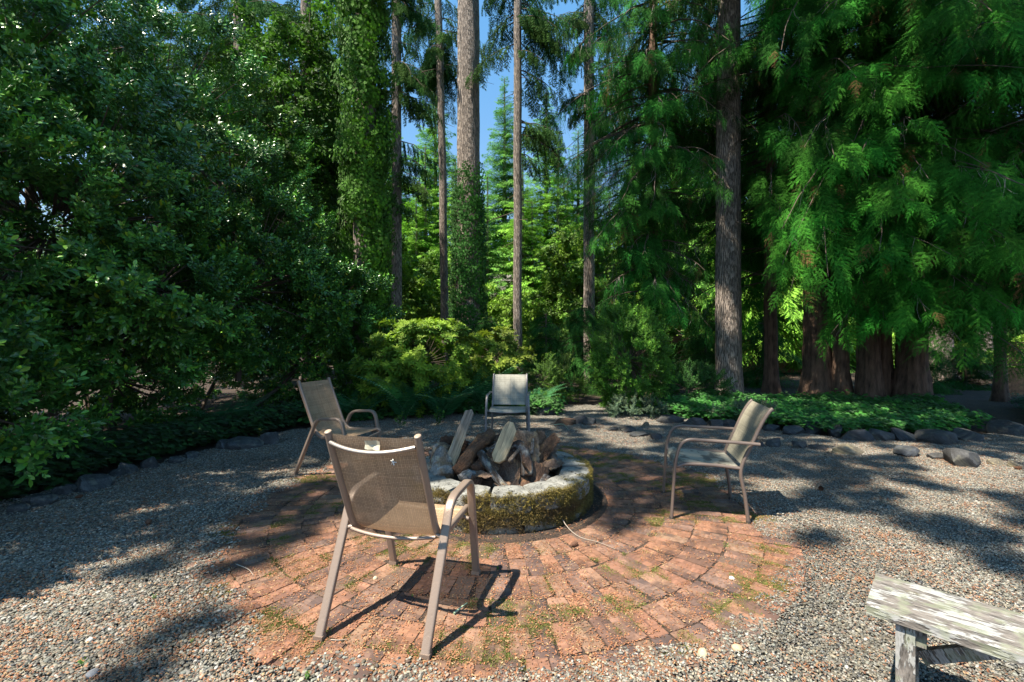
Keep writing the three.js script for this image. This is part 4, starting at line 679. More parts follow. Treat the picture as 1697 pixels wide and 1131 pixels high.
  for (let n = 0; n < 4; n++) {                         // broad leaves, loose cluster
    const g = new GB(); for (let i = 0; i < 30; i++) { const p = V(gauss(R) * 0.17, gauss(R) * 0.09, gauss(R) * 0.17), d = p.clone().multiplyScalar(3).add(rdir(R)).add(V(0, -0.35, 0)).normalize(), l = rr(R, 0.07, 0.13), k = rr(R, 0.7, 1.3); g.leaf(p, d, V(gauss(R) * 0.5, 1, gauss(R) * 0.5).normalize(), l, l * 0.7, { seg: 2, fold: 0.12, curl: 0.2, k: C(k * 1.05, k, k * 0.9) }); if (i % 3 === 0) g.tube([V(0, -0.05, 0), p.clone().multiplyScalar(0.5), p], [0.003, 0.002], 3, C(1.2, 0.7, 0.8)); }
    twigs.maple.push(g.build());
  }
  const ivyLeaf = (g, b, d, nn, s, k) => { const X = d.clone().cross(nn).normalize(), pts = [[0, 0], [0.42, 0.12], [0.32, 0.34], [0.5, 0.62], [0.2, 0.66], [0, 1.05], [-0.2, 0.66], [-0.5, 0.62], [-0.32, 0.34], [-0.42, 0.12]], c = g.vv(b.clone().addScaledVector(d, 0.4 * s).addScaledVector(nn, -0.04 * s), 0, 0, k), id = pts.map(([x, y]) => g.vv(b.clone().addScaledVector(X, x * s).addScaledVector(d, y * s).addScaledVector(nn, 0.12 * s * Math.abs(x) - 0.1 * s * y * y), 0, 0, k)); for (let i = 0; i < id.length; i++) g.t(c, id[(i + 1) % id.length], id[i]); };
  for (let n = 0; n < 4; n++) { const g = new GB(); for (let i = 0; i < 16; i++) { const k = rr(R, 0.65, 1.35), r = 0.13 * Math.sqrt(R()), a = R() * 6.28; ivyLeaf(g, V(r * Math.cos(a), rr(R, 0, 0.06), r * Math.sin(a)), V(gauss(R) * 0.7, -0.1 + 0.3 * gauss(R), 0.8).normalize(), V(gauss(R) * 0.35, 1, gauss(R) * 0.35 + 0.3).normalize(), rr(R, 0.035, 0.065), C(k, k, k * 0.9)); } twigs.ivy.push(g.build()); }
  for (let n = 0; n < 4; n++) {                         // golden whorl
    const g = new GB(); g.tube([V(0, 0, -0.1), V(0, 0, 0)], [0.003, 0.0025], 4, C(1, 0.6, 0.5)); for (let w = 0; w < 2; w++) { const m = 6; for (let i = 0; i < m; i++) { const a = i / m * 6.283 + w * 0.5 + gauss(R) * 0.2, al = w ? 1.35 : 0.85 + gauss(R) * 0.15, d = V(Math.cos(a) * Math.sin(al), Math.sin(a) * Math.sin(al), Math.cos(al)), nn = V(0, 0, 1).addScaledVector(d, -Math.cos(al)).normalize(), l = rr(R, 0.07, 0.1), k = rr(R, 0.8, 1.2); g.leaf(V(0, 0, w ? -0.04 : 0), d, nn, l, l * 0.34, { seg: 3, fold: 0.2, curl: 0.25, k: w ? C(0.55 * k, 0.75 * k, 0.8 * k) : C(k, k, k), belly: 0.6 }); } } twigs.gold.push(g.build());
  }
  for (let n = 0; n < 4; n++) {                         // small-leaved shoot
    const g = new GB(), L = 0.17; g.tube([V(0, 0, 0), V(0, 0.01, L)], [0.002, 0.001], 3, C(1, 0.7, 0.5)); for (let i = 0; i < 20; i++) { const t = i / 20, a = i * GOLD, al = mix(1.3, 0.6, t) + gauss(R) * 0.2, d = V(Math.cos(a) * Math.sin(al), Math.sin(a) * Math.sin(al), Math.cos(al)), nn = V(0, 0, 1).addScaledVector(d, -Math.cos(al)).addScaledVector(rdir(R), 0.3).normalize(), l = rr(R, 0.026, 0.042), k = rr(R, 0.7, 1.35); g.leaf(V(0, 0.01 * t, L * t), d, nn, l, l * 0.55, { seg: 2, fold: 0.2, curl: 0.15, k: C(k * (t > 0.75 ? 1.5 : 1), k * (t > 0.75 ? 1.3 : 1), k) }); } twigs.small.push(g.build());
  }
  for (let n = 0; n < 4; n++) {                         // branch of a far conifer, 1.5 m, along z
    const g = new GB(), L = 1.5; g.tube([V(0, 0, 0), V(0, -0.1, L * 0.5), V(0, -0.2, L)], [0.02, 0.012, 0.004], 3, C(0.6, 0.4, 0.3)); for (let i = 0; i < 230; i++) { const t = Math.pow(R(), 0.8), w = 0.62 * L * (1 - t) * Math.min(1, t * 3 + 0.2), s = (R() * 2 - 1), b = V(s * w, -0.2 * t * t * L + 0.06 * gauss(R) - 0.12 * Math.abs(s) * w, L * t + 0.25 * Math.abs(s) * w), d = V(s * 0.9, -0.3 + gauss(R) * 0.35, 0.7).normalize(), k = rr(R, 0.6, 1.4) * (1 + 0.4 * t); g.leaf(b, d, V(gauss(R) * 0.4, 1, 0.2).normalize(), rr(R, 0.09, 0.2), rr(R, 0.022, 0.045), { seg: 2, fold: -0.2, curl: 0.25, k: C(k, k, k) }); } twigs.needle.push(g.build());
  }
  for (let n = 0; n < 3; n++) { const g = new GB(); for (let i = 0; i < 260; i++) { const p = rdir(R).multiplyScalar(Math.cbrt(R()) * 0.95), d = rdir(R).add(V(0, -0.3, 0)).normalize(), l = rr(R, 0.1, 0.2), k = rr(R, 0.6, 1.4); g.leaf(p, d, rdir(R).add(V(0, 1, 0)).normalize(), l, l * 0.55, { seg: 2, fold: 0.1, curl: 0.2, k: C(k, k, k) }); } twigs.far.push(g.build()); }
  for (let n = 0; n < 3; n++) {                         // fern frond along z, arching
    const g = new GB(), L = 0.75, N = 26, at = (t) => V(0, 0.42 * L * t - 0.62 * L * t * t, L * t * 0.92), st = []; for (let i = 0; i <= 8; i++) st.push(at(i / 8)); g.tube(st, [0.004, 0.003, 0.003, 0.002, 0.001], 4, C(0.8, 0.8, 0.5));
    for (let i = 2; i < N; i++) { const t = i / N, b = at(t), tan = at(Math.min(1, t + 0.02)).sub(at(t - 0.02)).normalize(), l = 0.2 * L * Math.pow(Math.sin(Math.PI * Math.pow(t, 0.62)), 0.8) * 1.1; for (const s of [-1, 1]) { const d = V(s, -0.08 + gauss(R) * 0.05, 0).addScaledVector(tan, 0.32).normalize(), nn = tan.clone().cross(V(1, 0, 0)).normalize(); if (nn.y < 0) nn.negate(); const k = rr(R, 0.8, 1.2); g.leaf(b, d, nn, l, 0.021 * (1 - 0.4 * t), { seg: 3, fold: 0.15, curl: 0.2, k: C(k, k, k) }); } }
    twigs.fern.push(g.build());
  }
}
const pick = (R, n) => Math.floor(R() * n);
class Crown {       // gathers copies of one kind of twig and adds them as one part per variant
  constructor(kind) { this.kind = kind; this.l = twigs[kind].map(() => []); this.R = rng(1); }
  add(pos, dir, up, s, col, R) { this.l[pick(R, this.l.length)].push([frame(pos, dir, up, s), col]); }
  put(parent, name, m) { this.l.forEach((l, i) => swarm(parent, name, twigs[this.kind][i], m, l)); }
}
const tint = (c, k) => C(c[0] * k, c[1] * k, c[2] * k);

// ---------------------------------------------------------------- trunks
function trunkGeo(r0, r1, h, { seg = 28, rings = 60, furrow = 0.05, flare = 0.35, bend = [0, 0], lobes = 0, seed = 1, y0 = -0.1 } = {}) {
  const g = new GB(); let prev = null;
  for (let j = 0; j <= rings; j++) {
    const t = Math.pow(j / rings, 1.3), y = y0 + t * h, row = [], rb = mix(r0, r1, t) * (1 + flare * Math.exp(-(y - y0) / 0.35)), cx = bend[0] * t * t + 0.03 * noise3(seed, y * 0.3, 1), cz = bend[1] * t * t + 0.03 * noise3(seed, y * 0.3, 7);
    for (let a = 0; a <= seg; a++) { const th = (a % seg) / seg * 6.283, c = Math.cos(th), s = Math.sin(th), f = Math.abs(noise3(c * 5 * r0 * 6 + seed, y * 1.6, s * 5 * r0 * 6)), r = rb * (1 + furrow * (f * 1.6 - 0.4) + 0.04 * noise3(c * 1.2 + seed, y * 0.8, s * 1.2)) + lobes * r0 * Math.max(0, Math.cos(th * 5 + seed)) * Math.exp(-(y - y0) / 0.9); row.push(g.v(cx + c * r, y, cz + s * r, a / seg * Math.max(1, Math.round(r0 * 6.283 / 0.5)), y / 0.6)); }
    if (prev) for (let a = 0; a < seg; a++) g.q(prev[a], row[a], row[a + 1], prev[a + 1]);
    prev = row;
  }
  return g.build(false, false);
}
const UP = V(0, 1, 0);
// a conifer bough: tube into tw, sprays into crown
function bough(R, tw, crown, start, hd, len, rise, droop, { step = 0.1, s = 1, hang = 0.6, col, var: vr = 0.25, from = 0.18, face = 0.5, r = 0.02, width = 1, brown = 0 } = {}) {
  const kw = rr(R, 0.65, 1.2);
  const pt = (t) => start.clone().addScaledVector(hd, len * t).add(V(0, rise * len * t - droop * len * t * t, 0)), side = hd.clone().cross(UP).normalize(), pts = []; for (let i = 0; i <= 8; i++) pts.push(pt(i / 8).add(V(0.03 * gauss(R), 0.02 * gauss(R), 0.03 * gauss(R)))); tw.tube(pts, (t) => r * (1 - 0.85 * t), 5);
  const n = Math.max(3, Math.round(len * (1 - from) / step)), kb = 1 + vr * gauss(R);
  for (let i = 0; i <= n; i++) { const t = from + (1 - from) * i / n, b = pt(t), tan = pt(Math.min(1, t + 0.05)).sub(pt(t - 0.05)).normalize();
    for (const q of i === n ? [0] : [-1, 1]) { const off = q * rr(R, 0.05, 0.28) * (1 - 0.5 * t) * len * 0.22 * width, d = tan.clone().multiplyScalar(0.55).addScaledVector(side, q * rr(R, 0.3, 0.9)).add(V(gauss(R) * 0.2, -hang * rr(R, 0.5, 1.4), gauss(R) * 0.2)); const up = hd.clone().multiplyScalar(face).add(UP.clone().multiplyScalar(1 - face * 0.6)).add(rdir(R).multiplyScalar(0.35)); crown.add(b.clone().addScaledVector(side, off).add(V(0, -Math.abs(off) * 0.4, 0)), d, up, s * rr(R, 0.6, 1.25) * (1 - 0.25 * t), R() < brown ? C(0.16, 0.10, 0.04) : tint([col[0] * kw, col[1], col[2]], kb * (1 + vr * gauss(R)) * (i === n ? 1.3 : 1)), R); } }
}
function conifer(name, label, group, x, away, r0, r1, h, m, opts = {}) {
  const t = thing(name, label, 'tree', P(x, 0, away), 0, group);
  part(t, 'trunk', trunkGeo(r0, r1, h, { seed: x * 3.1 + away, ...opts }), m); return t;
}
// ---- tall firs with bare lower trunks, boughs high up
function firTree(label, x, away, r0, r1, h, m, boughs, seed, opts = {}) {
  const t = conifer('fir_tree', label, 'tall firs behind the fire pit', x, away, r0, r1, h, m, opts), R = rng(seed), tw = new GB(), cr = new Crown('fir');
  for (const [h0, h1, n, a0, a1, l0, l1] of boughs) for (let i = 0; i < n; i++) { const a = rr(R, a0, a1), hh = rr(R, h0, h1); bough(R, tw, cr, V((opts.bend?.[0] ?? 0) * (hh / h) ** 2, hh, 0), V(Math.sin(a), 0, Math.cos(a)), rr(R, l0, l1), rr(R, -0.15, 0.1), rr(R, 0.3, 0.75), { step: 0.13, s: 1.0, hang: 1.5, col: [0.055, 0.13, 0.03], face: 0.5, width: 2.0 }); }
  for (let i = 0; i < 14; i++) { const a = R() * 6.28, hh = rr(R, 2, h * 0.8), d = V(Math.sin(a), -0.1 - 0.3 * R(), Math.cos(a)), s = V(0, hh, 0); tw.tube([s, s.clone().addScaledVector(d, rr(R, 0.3, 0.9))], [0.012, 0.004], 4); }
  part(t, 'branches', tw.build(false, false), M.twig).userData.kind = 'stuff'; cr.put(t, 'crown', M.conifer); return t;
}
const PI = Math.PI;   // azimuth: 0 towards the camera (+z), PI/2 right, PI away, -PI/2 left
firTree('slim fir trunk just left of the gap to the sky, boughs on its right', -3.62, 14, 0.165, 0.14, 16, M.fir, [[8.6, 12.6, 20, 0.5, 2.6, 0.8, 1.4], [7, 12.2, 12, -2.8, -0.6, 1, 2.4], [5.5, 8, 6, 0.9, 1.8, 0.7, 1.4]], 301);
firTree('thin fir trunk leaning slightly, left of the ivy clad fir', -2.42, 16, 0.145, 0.125, 17, M.fir, [[11.0, 13.8, 18, -PI, PI, 1.0, 2.0], [10.5, 13, 8, 1.8, 4.4, 1, 1.8]], 302, { bend: [-0.35, 0] });
const ivyFir = firTree('stoutest fir trunk in the middle, its foot clad in ivy', -1.37, 14, 0.385, 0.31, 18, M.fir, [[16.2, 18, 4, -PI, PI, 1.5, 2.4]], 303, { seg: 40, rings: 110, furrow: 0.07 });
firTree('slender straight fir trunk behind the chair facing the camera', 0.17, 13, 0.13, 0.105, 16, M.fir, [[9.2, 12.8, 12, 0.7, 2.9, 1.0, 2.4], [7.6, 11, 7, 0.9, 2.4, 0.8, 1.8], [9.5, 13, 9, -2.6, -1.0, 0.8, 1.7], [6.2, 8, 3, 1.0, 2, 0.7, 1.3]], 304);
firTree('fir trunk half hidden by cedar boughs right of the sky gap', 2.58, 15, 0.19, 0.16, 17, M.fir, [[8.5, 16, 26, 0.3, 2.9, 1.2, 2.8], [9, 16, 12, -2.9, -0.3, 0.8, 1.6]], 305);
firTree('thin shaded fir trunk standing behind the stoutest fir', -1.75, 17.5, 0.16, 0.13, 18, M.fir, [[16, 17.5, 4, -PI, PI, 1.0, 2.0]], 306);
firTree('big straight fir trunk to the right with grey furrowed bark', 5.04, 10.4, 0.285, 0.22, 15, M.fir, [[8.5, 14, 24, -PI, PI, 1.5, 3.2]], 307, { seg: 40, rings: 110, furrow: 0.07 });
firTree('dim fir trunk among the laurels, left of the ivy covered tree', -5.55, 12, 0.15, 0.12, 14, M.fir, [[6, 11, 20, -PI, PI, 1.2, 2.4]], 308);
firTree('dim fir trunk furthest left among the laurels', -7.95, 13, 0.19, 0.15, 15, M.fir, [[6, 12, 22, -PI, PI, 1.2, 2.6]], 309);
{ // ivy up the stout fir
  const R = rng(311), cr = new Crown('ivy'); for (let i = 0; i < 1500; i++) { const y = 6.9 * Math.pow(R(), 0.9), a = R() * 6.283, r = 0.40 + 0.12 * (1 - y / 7) + 0.09 * fbm3(Math.cos(a) * 2, y * 1.2, Math.sin(a) * 2, 3) + rr(R, -0.03, 0.08), o = V(Math.cos(a), 0, Math.sin(a)); if (y > 5.6 && R() < (y - 5.6) * 0.7) continue; cr.add(o.clone().multiplyScalar(r).add(V(0, y, 0)), V(gauss(R) * 0.4, -1, gauss(R) * 0.4), o.clone().add(V(0, 0.35, 0)).add(rdir(R).multiplyScalar(0.3)), rr(R, 0.9, 1.4), tint([0.045, 0.17, 0.025], 1 + 0.3 * gauss(R)), R); }
  cr.put(ivyFir, 'ivy', M.leaf);
}
{ // tree wholly dressed in ivy at the left
  const t = conifer('ivy_covered_tree', 'tree trunk wholly covered in bright ivy, left of the slim firs', null, -3.15, 9.6, 0.3, 0.2, 10, M.fir), R = rng(312), cr = new Crown('ivy');
  for (let i = 0; i < 3600; i++) { const y = 9.5 * R(), a = R() * 6.283, r = 0.33 + 0.5 * fbm3(Math.cos(a) * 1.8, y * 1.1, Math.sin(a) * 1.8, 3) + rr(R, -0.08, 0.2), o = V(Math.cos(a), 0, Math.sin(a)); if (fbm3(Math.cos(a) * 1.2 + 9, y * 0.8, Math.sin(a) * 1.2, 3) < -0.12) continue; cr.add(o.clone().multiplyScalar(r).add(V(0, y, 0)), V(gauss(R) * 0.5, -1, gauss(R) * 0.5), o.clone().add(V(0, 0.4, 0)).add(rdir(R).multiplyScalar(0.4)), rr(R, 0.7, 1.6), tint([0.075, 0.21, 0.015], 1 + 0.3 * gauss(R)), R); }
  cr.put(t, 'ivy', M.leaf);
}
// ---------------------------------------------------------------- western cedars on the right
const CED = [0.040, 0.185, 0.018];
function cedarTree(label, x, away, stems, boughs, seed, group, col = CED) {
  const t = thing('cedar_tree', label, 'tree', P(x, 0, away), 0, group), R = rng(seed), tw = new GB(), dead = new GB(), cr = new Crown('cedar');
  stems.forEach(([dx, dz, r0, r1, bx, bz], i) => { const g = trunkGeo(r0, r1, 13, { seg: 36, rings: 70, furrow: 0.14, flare: 0.9, lobes: 0.10, bend: [bx, bz], seed: seed + i * 5 }); g.translate(dx, 0, -dz); part(t, 'trunk', g, M.cedarBark); });
  for (const [h0, h1, n, a0, a1, l0, l1, dr] of boughs) for (let i = 0; i < n * 1.45; i++) {
    const a = rr(R, a0, a1), hh = rr(R, h0, h1), L = rr(R, l0, l1), hd = V(Math.sin(a), 0, Math.cos(a)), rise = rr(R, -0.12, 0.12), droop = dr * rr(R, 0.8, 1.9);
    bough(R, tw, cr, V(0, hh, 0), hd, L, rise, droop, { step: 0.095, s: 0.95, hang: 1.1, col, face: 0.9, from: 0.2, r: 0.026, width: 1.9, var: 0.5, brown: 0.035 });
    const nd = 4 + pick(R, 6); for (let j = 0; j < nd; j++) { const u = rr(R, 0.25, 0.85), p = V(0, hh + rise * L * u - droop * L * u * u, 0).addScaledVector(hd, L * u), q = [p]; let d = V(gauss(R) * 0.4, -1, gauss(R) * 0.4); for (let k = 0; k < 4; k++) { d = d.add(rdir(R).multiplyScalar(0.45)).normalize(); q.push(q[k].clone().addScaledVector(d, rr(R, 0.06, 0.16))); } dead.tube(q, [0.0045, 0.004, 0.003, 0.002, 0.0012], 3); if (R() < 0.6) dead.tube([q[2], q[2].clone().add(V(gauss(R) * 0.12, -0.1, gauss(R) * 0.12))], [0.0025, 0.001], 3); }
  }
  part(t, 'branches', tw.build(false, false), M.twig).userData.kind = 'stuff'; part(t, 'dead_twigs', dead.build(false, false), M.deadTwig).userData.kind = 'stuff'; cr.put(t, 'crown', M.conifer); return t;
}
cedarTree('cedar with a reddish tapering trunk, leftmost of the stout cedars', 7.12, 10.4, [[0, 0, 0.27, 0.23, -0.3, 0]], [[3.7, 5.6, 24, -0.72, 1.1, 2.2, 4.2, 0.28], [5.2, 9.5, 44, -0.8, 1.6, 2.4, 5.0, 0.30], [7.4, 10, 14, -2.2, -0.7, 2.4, 4.2, 0.28]], 401, 'cedars on the right');
cedarTree('old cedar of several fused fluted trunks, right of the reddish cedar', 8.15, 9.7, [[-0.66, 0.5, 0.17, 0.14, -0.3, 0], [-0.28, 0.15, 0.21, 0.17, -0.1, 0.2], [0.14, 0.35, 0.20, 0.16, 0.15, -0.2], [0.52, 0, 0.26, 0.2, 0.35, 0]], [[3.3, 5.0, 28, -0.9, 1.5, 2.0, 4.2, 0.24], [4.6, 9.5, 64, -1.0, 1.8, 2.6, 5.0, 0.30], [2.3, 3.5, 20, -1.0, -0.1, 1.8, 3.3, 0.2], [2.3, 3.4, 18, -0.2, 1.6, 1.8, 4.0, 0.2]], 402, 'cedars on the right');
cedarTree('slender dark cedar trunk between the grey fir and the reddish cedar', 6.62, 11.4, [[0, 0, 0.15, 0.12, 0, 0]], [[4.6, 9.5, 20, -0.55, 0.6, 1.8, 4.0, 0.28], [4.4, 9.5, 22, -2.9, -1.9, 1.8, 3.6, 0.28], [2.6, 9.5, 46, 1.3, 5.0, 1.4, 3.4, 0.3]], 403, 'cedars on the right');
cedarTree('cedar whose boughs hang between the sky gap and the grey fir', 3.55, 11.2, [[0, 0, 0.13, 0.1, 0, 0]], [[2.4, 5.2, 44, -2.6, 2.4, 0.8, 1.5, 0.34], [4.8, 7.5, 26, -3.0, 0.5, 1.2, 2.5, 0.36], [6.6, 10, 36, -PI, PI, 1.2, 2.9, 0.36]], 404, 'cedars on the right', [0.046, 0.19, 0.026]);
cedarTree('slim dark cedar trunk beside the fence at the right edge', 11.5, 10.5, [[0, 0, 0.1, 0.09, 0, 0]], [[3.2, 8.5, 46, -2.2, 0.8, 1.8, 3.6, 0.26]], 405, 'cedars on the right');
cedarTree('cedar outside the right edge whose boughs reach into the photo', 9.6, 6.6, [[0, 0, 0.25, 0.2, 0, 0]], [[3.9, 7.5, 44, -2.6, -0.4, 1.8, 3.2, 0.26]], 406, 'cedars on the right');
// trunks seen through the gap at the far right
firTree('sunlit broad trunk seen through the gap under the cedar boughs', 14.0, 14.6, 0.36, 0.2, 8, M.fir, [[4, 7, 10, -PI, PI, 1, 2]], 321, { flare: 0.8, bend: [0.5, 0] });
firTree('thinner sunlit trunk in the gap under the cedar boughs, near the fence', 18.0, 17, 0.24, 0.18, 8, M.fir, [[5, 7.5, 10, -PI, PI, 1, 2]], 322);

// ---------------------------------------------------------------- leafy masses
const fromPx = (px, away) => (px - 848.5) / 740 * away, hPx = (py, away) => 1.37 - (py - 565.5) / 740 * away;
// twigs in clumps over bumpy ellipsoids; blobs: [x, y, away, rx, ry, rz, clumps, twigs]
function leafy(t, origin, kind, m, blobs, seed, { col, s = 1, spread = 0.2, up = 0.35, out = 0.7, wild = 0.5, bump = 0.28, low = 0.05, inner = 0.72, cvar = 0.3, stems = true, stemR = 0.012, part: pn = 'foliage' } = {}) {
  const R = rng(seed), cr = new Crown(kind), tw = new GB();
  for (const [x, y, away, rx, ry, rz, clumps, n] of blobs) {
    const c = V(x, y, -away).sub(origin), foot = V(c.x * 0.6, Math.max(0, c.y - ry), c.z * 0.6);
    if (stems) tw.tube([foot, foot.clone().lerp(c, 0.5).add(V(gauss(R) * 0.1 * rx, 0, gauss(R) * 0.1 * rx)), c], [stemR * 3, stemR * 2.2, stemR], 6);
    for (let i = 0; i < clumps * (kind === 'laurel' ? 1.15 : 1); i++) {
      const d = rdir(R), f = rr(R, inner, 1.03) * (1 + bump * 1.6 * noise3(d.x * 1.7 + seed, d.y * 1.7, d.z * 1.7)), p = c.clone().add(V(d.x * rx * f, d.y * ry * f, d.z * rz * f)); if (p.y < low) continue;
      const kc = 1 + cvar * gauss(R), o = V(d.x / rx, d.y / ry, d.z / rz).normalize(); if (stems && i % 3 === 0) tw.tube([c.clone().lerp(p, 0.15), c.clone().lerp(p, 0.6).add(V(gauss(R) * 0.06, gauss(R) * 0.05, gauss(R) * 0.06)), p], [stemR, stemR * 0.7, stemR * 0.3], 4);
      for (let j = 0; j < n; j++) { const q = p.clone().add(V(gauss(R) * spread, gauss(R) * spread * 0.6, gauss(R) * spread)); if (q.y < low) continue; cr.add(q, o.clone().multiplyScalar(out).add(V(0, up, 0)).add(rdir(R).multiplyScalar(wild)), UP.clone().add(o.clone().multiplyScalar(0.4)).add(rdir(R).multiplyScalar(0.3)), s * rr(R, 0.8, 1.2), tint(col, kc * (1 + 0.15 * gauss(R))), R); }
    }
  }
  if (stems) part(t, 'stems', tw.build(false, false), M.twig).userData.kind = 'stuff';
  cr.put(t, pn, m); return t;
}
function shrub(name, label, cat, group, kind, m, blobs, seed, o) { const b = blobs[0], org = P(b[0], 0, b[2]), t = thing(name, label, cat, org, 0, group); return leafy(t, org, kind, m, blobs, seed, o); }
const LAUR = [0.056, 0.178, 0.032];
const lo = { col: LAUR, s: 0.97, spread: 0.17, cvar: 0.45, up: 0.45, out: 0.75, wild: 0.45, low: 0.35, stemR: 0.016 };
shrub('laurel_tree', 'laurel at the left edge of the photo, nearest the camera, leaves glinting', 'tree', 'laurels along the left side', 'laurel', M.gloss, [[-5.35, 2.2, 2.9, 1.75, 2.5, 1.8, 210, 20], [-4.9, 0.9, 3.7, 1.0, 0.75, 1.1, 60, 16], [-6.2, 3.6, 3.6, 1.6, 1.7, 1.8, 120, 16]], 501, lo);
shrub('laurel_tree', 'laurel in the middle of the left side, its boughs arching over a dark hollow', 'tree', 'laurels along the left side', 'laurel', M.gloss, [[-5.35, 2.7, 5.2, 1.75, 2.2, 1.6, 220, 20], [-4.5, 2.0, 5.6, 1.0, 0.7, 0.9, 70, 18], [-6.0, 4.6, 5.4, 1.6, 1.7, 1.8, 130, 16]], 502, { ...lo, low: 0.9 });
shrub('laurel_tree', 'laurel behind the dark left-hand chair, reaching towards the golden shrub', 'tree', 'laurels along the left side', 'laurel', M.gloss, [[-4.6, 2.2, 7.5, 1.5, 1.5, 1.2, 180, 20], [-3.5, 2.0, 8.5, 1.0, 0.75, 0.7, 90, 18], [-5.2, 4.0, 8.2, 1.6, 1.8, 1.4, 120, 16]], 503, { ...lo, low: 1.0 });
shrub('laurel_tree', 'tall laurel rising behind the middle laurel at the upper left', 'tree', 'laurels along the left side', 'laurel', M.gloss, [[-6.6, 5.2, 8.4, 1.9, 2.6, 1.6, 170, 18], [-8.6, 4.6, 7.2, 2.0, 3.2, 2.0, 150, 16], [-8.4, 7.2, 9.6, 1.6, 1.6, 1.4, 60, 14]], 504, { ...lo, col: [0.06, 0.19, 0.03], low: 1.4 });
shrub('laurel_tree', 'low laurel filling the hollow behind the left edging stones', 'tree', 'laurels along the left side', 'laurel', M.gloss, [[-5.9, 0.8, 6.6, 1.0, 1.0, 1.6, 80, 14], [-6.8, 1.2, 4.5, 1.0, 1.4, 2.2, 100, 14], [-4.4, 0.9, 9.4, 1.6, 1.0, 0.7, 80, 14], [-7.4, 1.2, 7.6, 1.2, 1.4, 2.0, 90, 14], [-6.4, 1.2, 10.4, 2.4, 1.4, 0.9, 100, 14]], 505, { ...lo, low: 0.05 });
const gOpt = { col: [0.24, 0.38, 0.025], s: 1.1, spread: 0.1, up: 0.55, out: 0.75, wild: 0.35, stemR: 0.006, cvar: 0.25, inner: 0.8, bump: 0.35 };
shrub('golden_shrub', 'larger yellow-green leafy shrub left of the chair facing the camera', 'shrub', 'yellow-green shrubs', 'gold', M.leaf, [[-1.62, 0.98, 8.3, 1.0, 0.88, 0.7, 190, 7], [-2.3, 0.75, 8.1, 0.55, 0.6, 0.45, 60, 6]], 511, gOpt);
shrub('golden_shrub', 'smaller yellow-green leafy shrub directly behind the chair facing the camera', 'shrub', 'yellow-green shrubs', 'gold', M.leaf, [[-0.30, 1.02, 9.4, 0.62, 0.66, 0.55, 90, 6]], 512, { ...gOpt, col: [0.23, 0.31, 0.025] });
shrub('round_bush', 'tall rounded small-leaved bush at the end of the path behind the pit', 'shrub', null, 'small', M.leaf, [[2.28, 0.98, 8.7, 0.66, 0.98, 0.66, 240, 11]], 513, { col: [0.10, 0.27, 0.026], s: 1.1, spread: 0.09, wild: 0.6, stemR: 0.008, inner: 0.85, bump: 0.2, cvar: 0.35 });
shrub('low_bush', 'low dark rounded shrub left of the foot of the grey fir', 'shrub', null, 'small', M.leaf, [[3.75, 0.33, 9.5, 0.72, 0.45, 0.55, 120, 10]], 514, { col: [0.045, 0.16, 0.03], spread: 0.08, stemR: 0.006, inner: 0.85, bump: 0.15 });
shrub('leafy_bush', 'dim small-leaved bush right of the chair facing the camera', 'shrub', null, 'small', M.leaf, [[0.62, 0.5, 9.4, 0.4, 0.5, 0.4, 50, 8], [1.15, 0.45, 10.2, 0.5, 0.48, 0.45, 60, 8]], 515, { col: [0.09, 0.2, 0.025], spread: 0.1, wild: 0.7, stemR: 0.006, cvar: 0.4 });
// ferns: each a crown of fronds
{
  const list = [[-1.85, 7.75, 0.95, 1.7, 'tall sword fern before the left half of the larger yellow-green shrub'], [-0.55, 8.5, 1.0, 1.8, 'tall sword fern spreading between the two yellow-green shrubs'], [-2.6, 7.65, 0.75, 1.3, 'sword fern left of the larger yellow-green shrub'], [0.45, 8.9, 0.8, 1.2, 'sword fern behind the right arm of the chair facing the camera'], [-4.25, 6.6, 0.75, 1.3, 'sword fern in the dark hollow under the laurels'], [-1.2, 7.9, 0.8, 1.4, 'lower sword fern before the middle of the larger yellow-green shrub']];
  list.forEach(([x, z, y, s, label], i) => { const R = rng(520 + i), t = thing('fern', label, 'fern', P(x, 0, z), 0, 'ferns at the edge of the gravel'), fr = [0, 1, 2].map((k) => twigs.fern[k]); for (let k = 0; k < 13; k++) { const a = k / 13 * 6.283 + gauss(R) * 0.25, f = part(t, 'frond', fr[k % 3], M.fern); f.rotation.set(-y + gauss(R) * 0.16, a, 0, 'YXZ'); f.scale.setScalar(s * rr(R, 0.75, 1.1)); } });
}
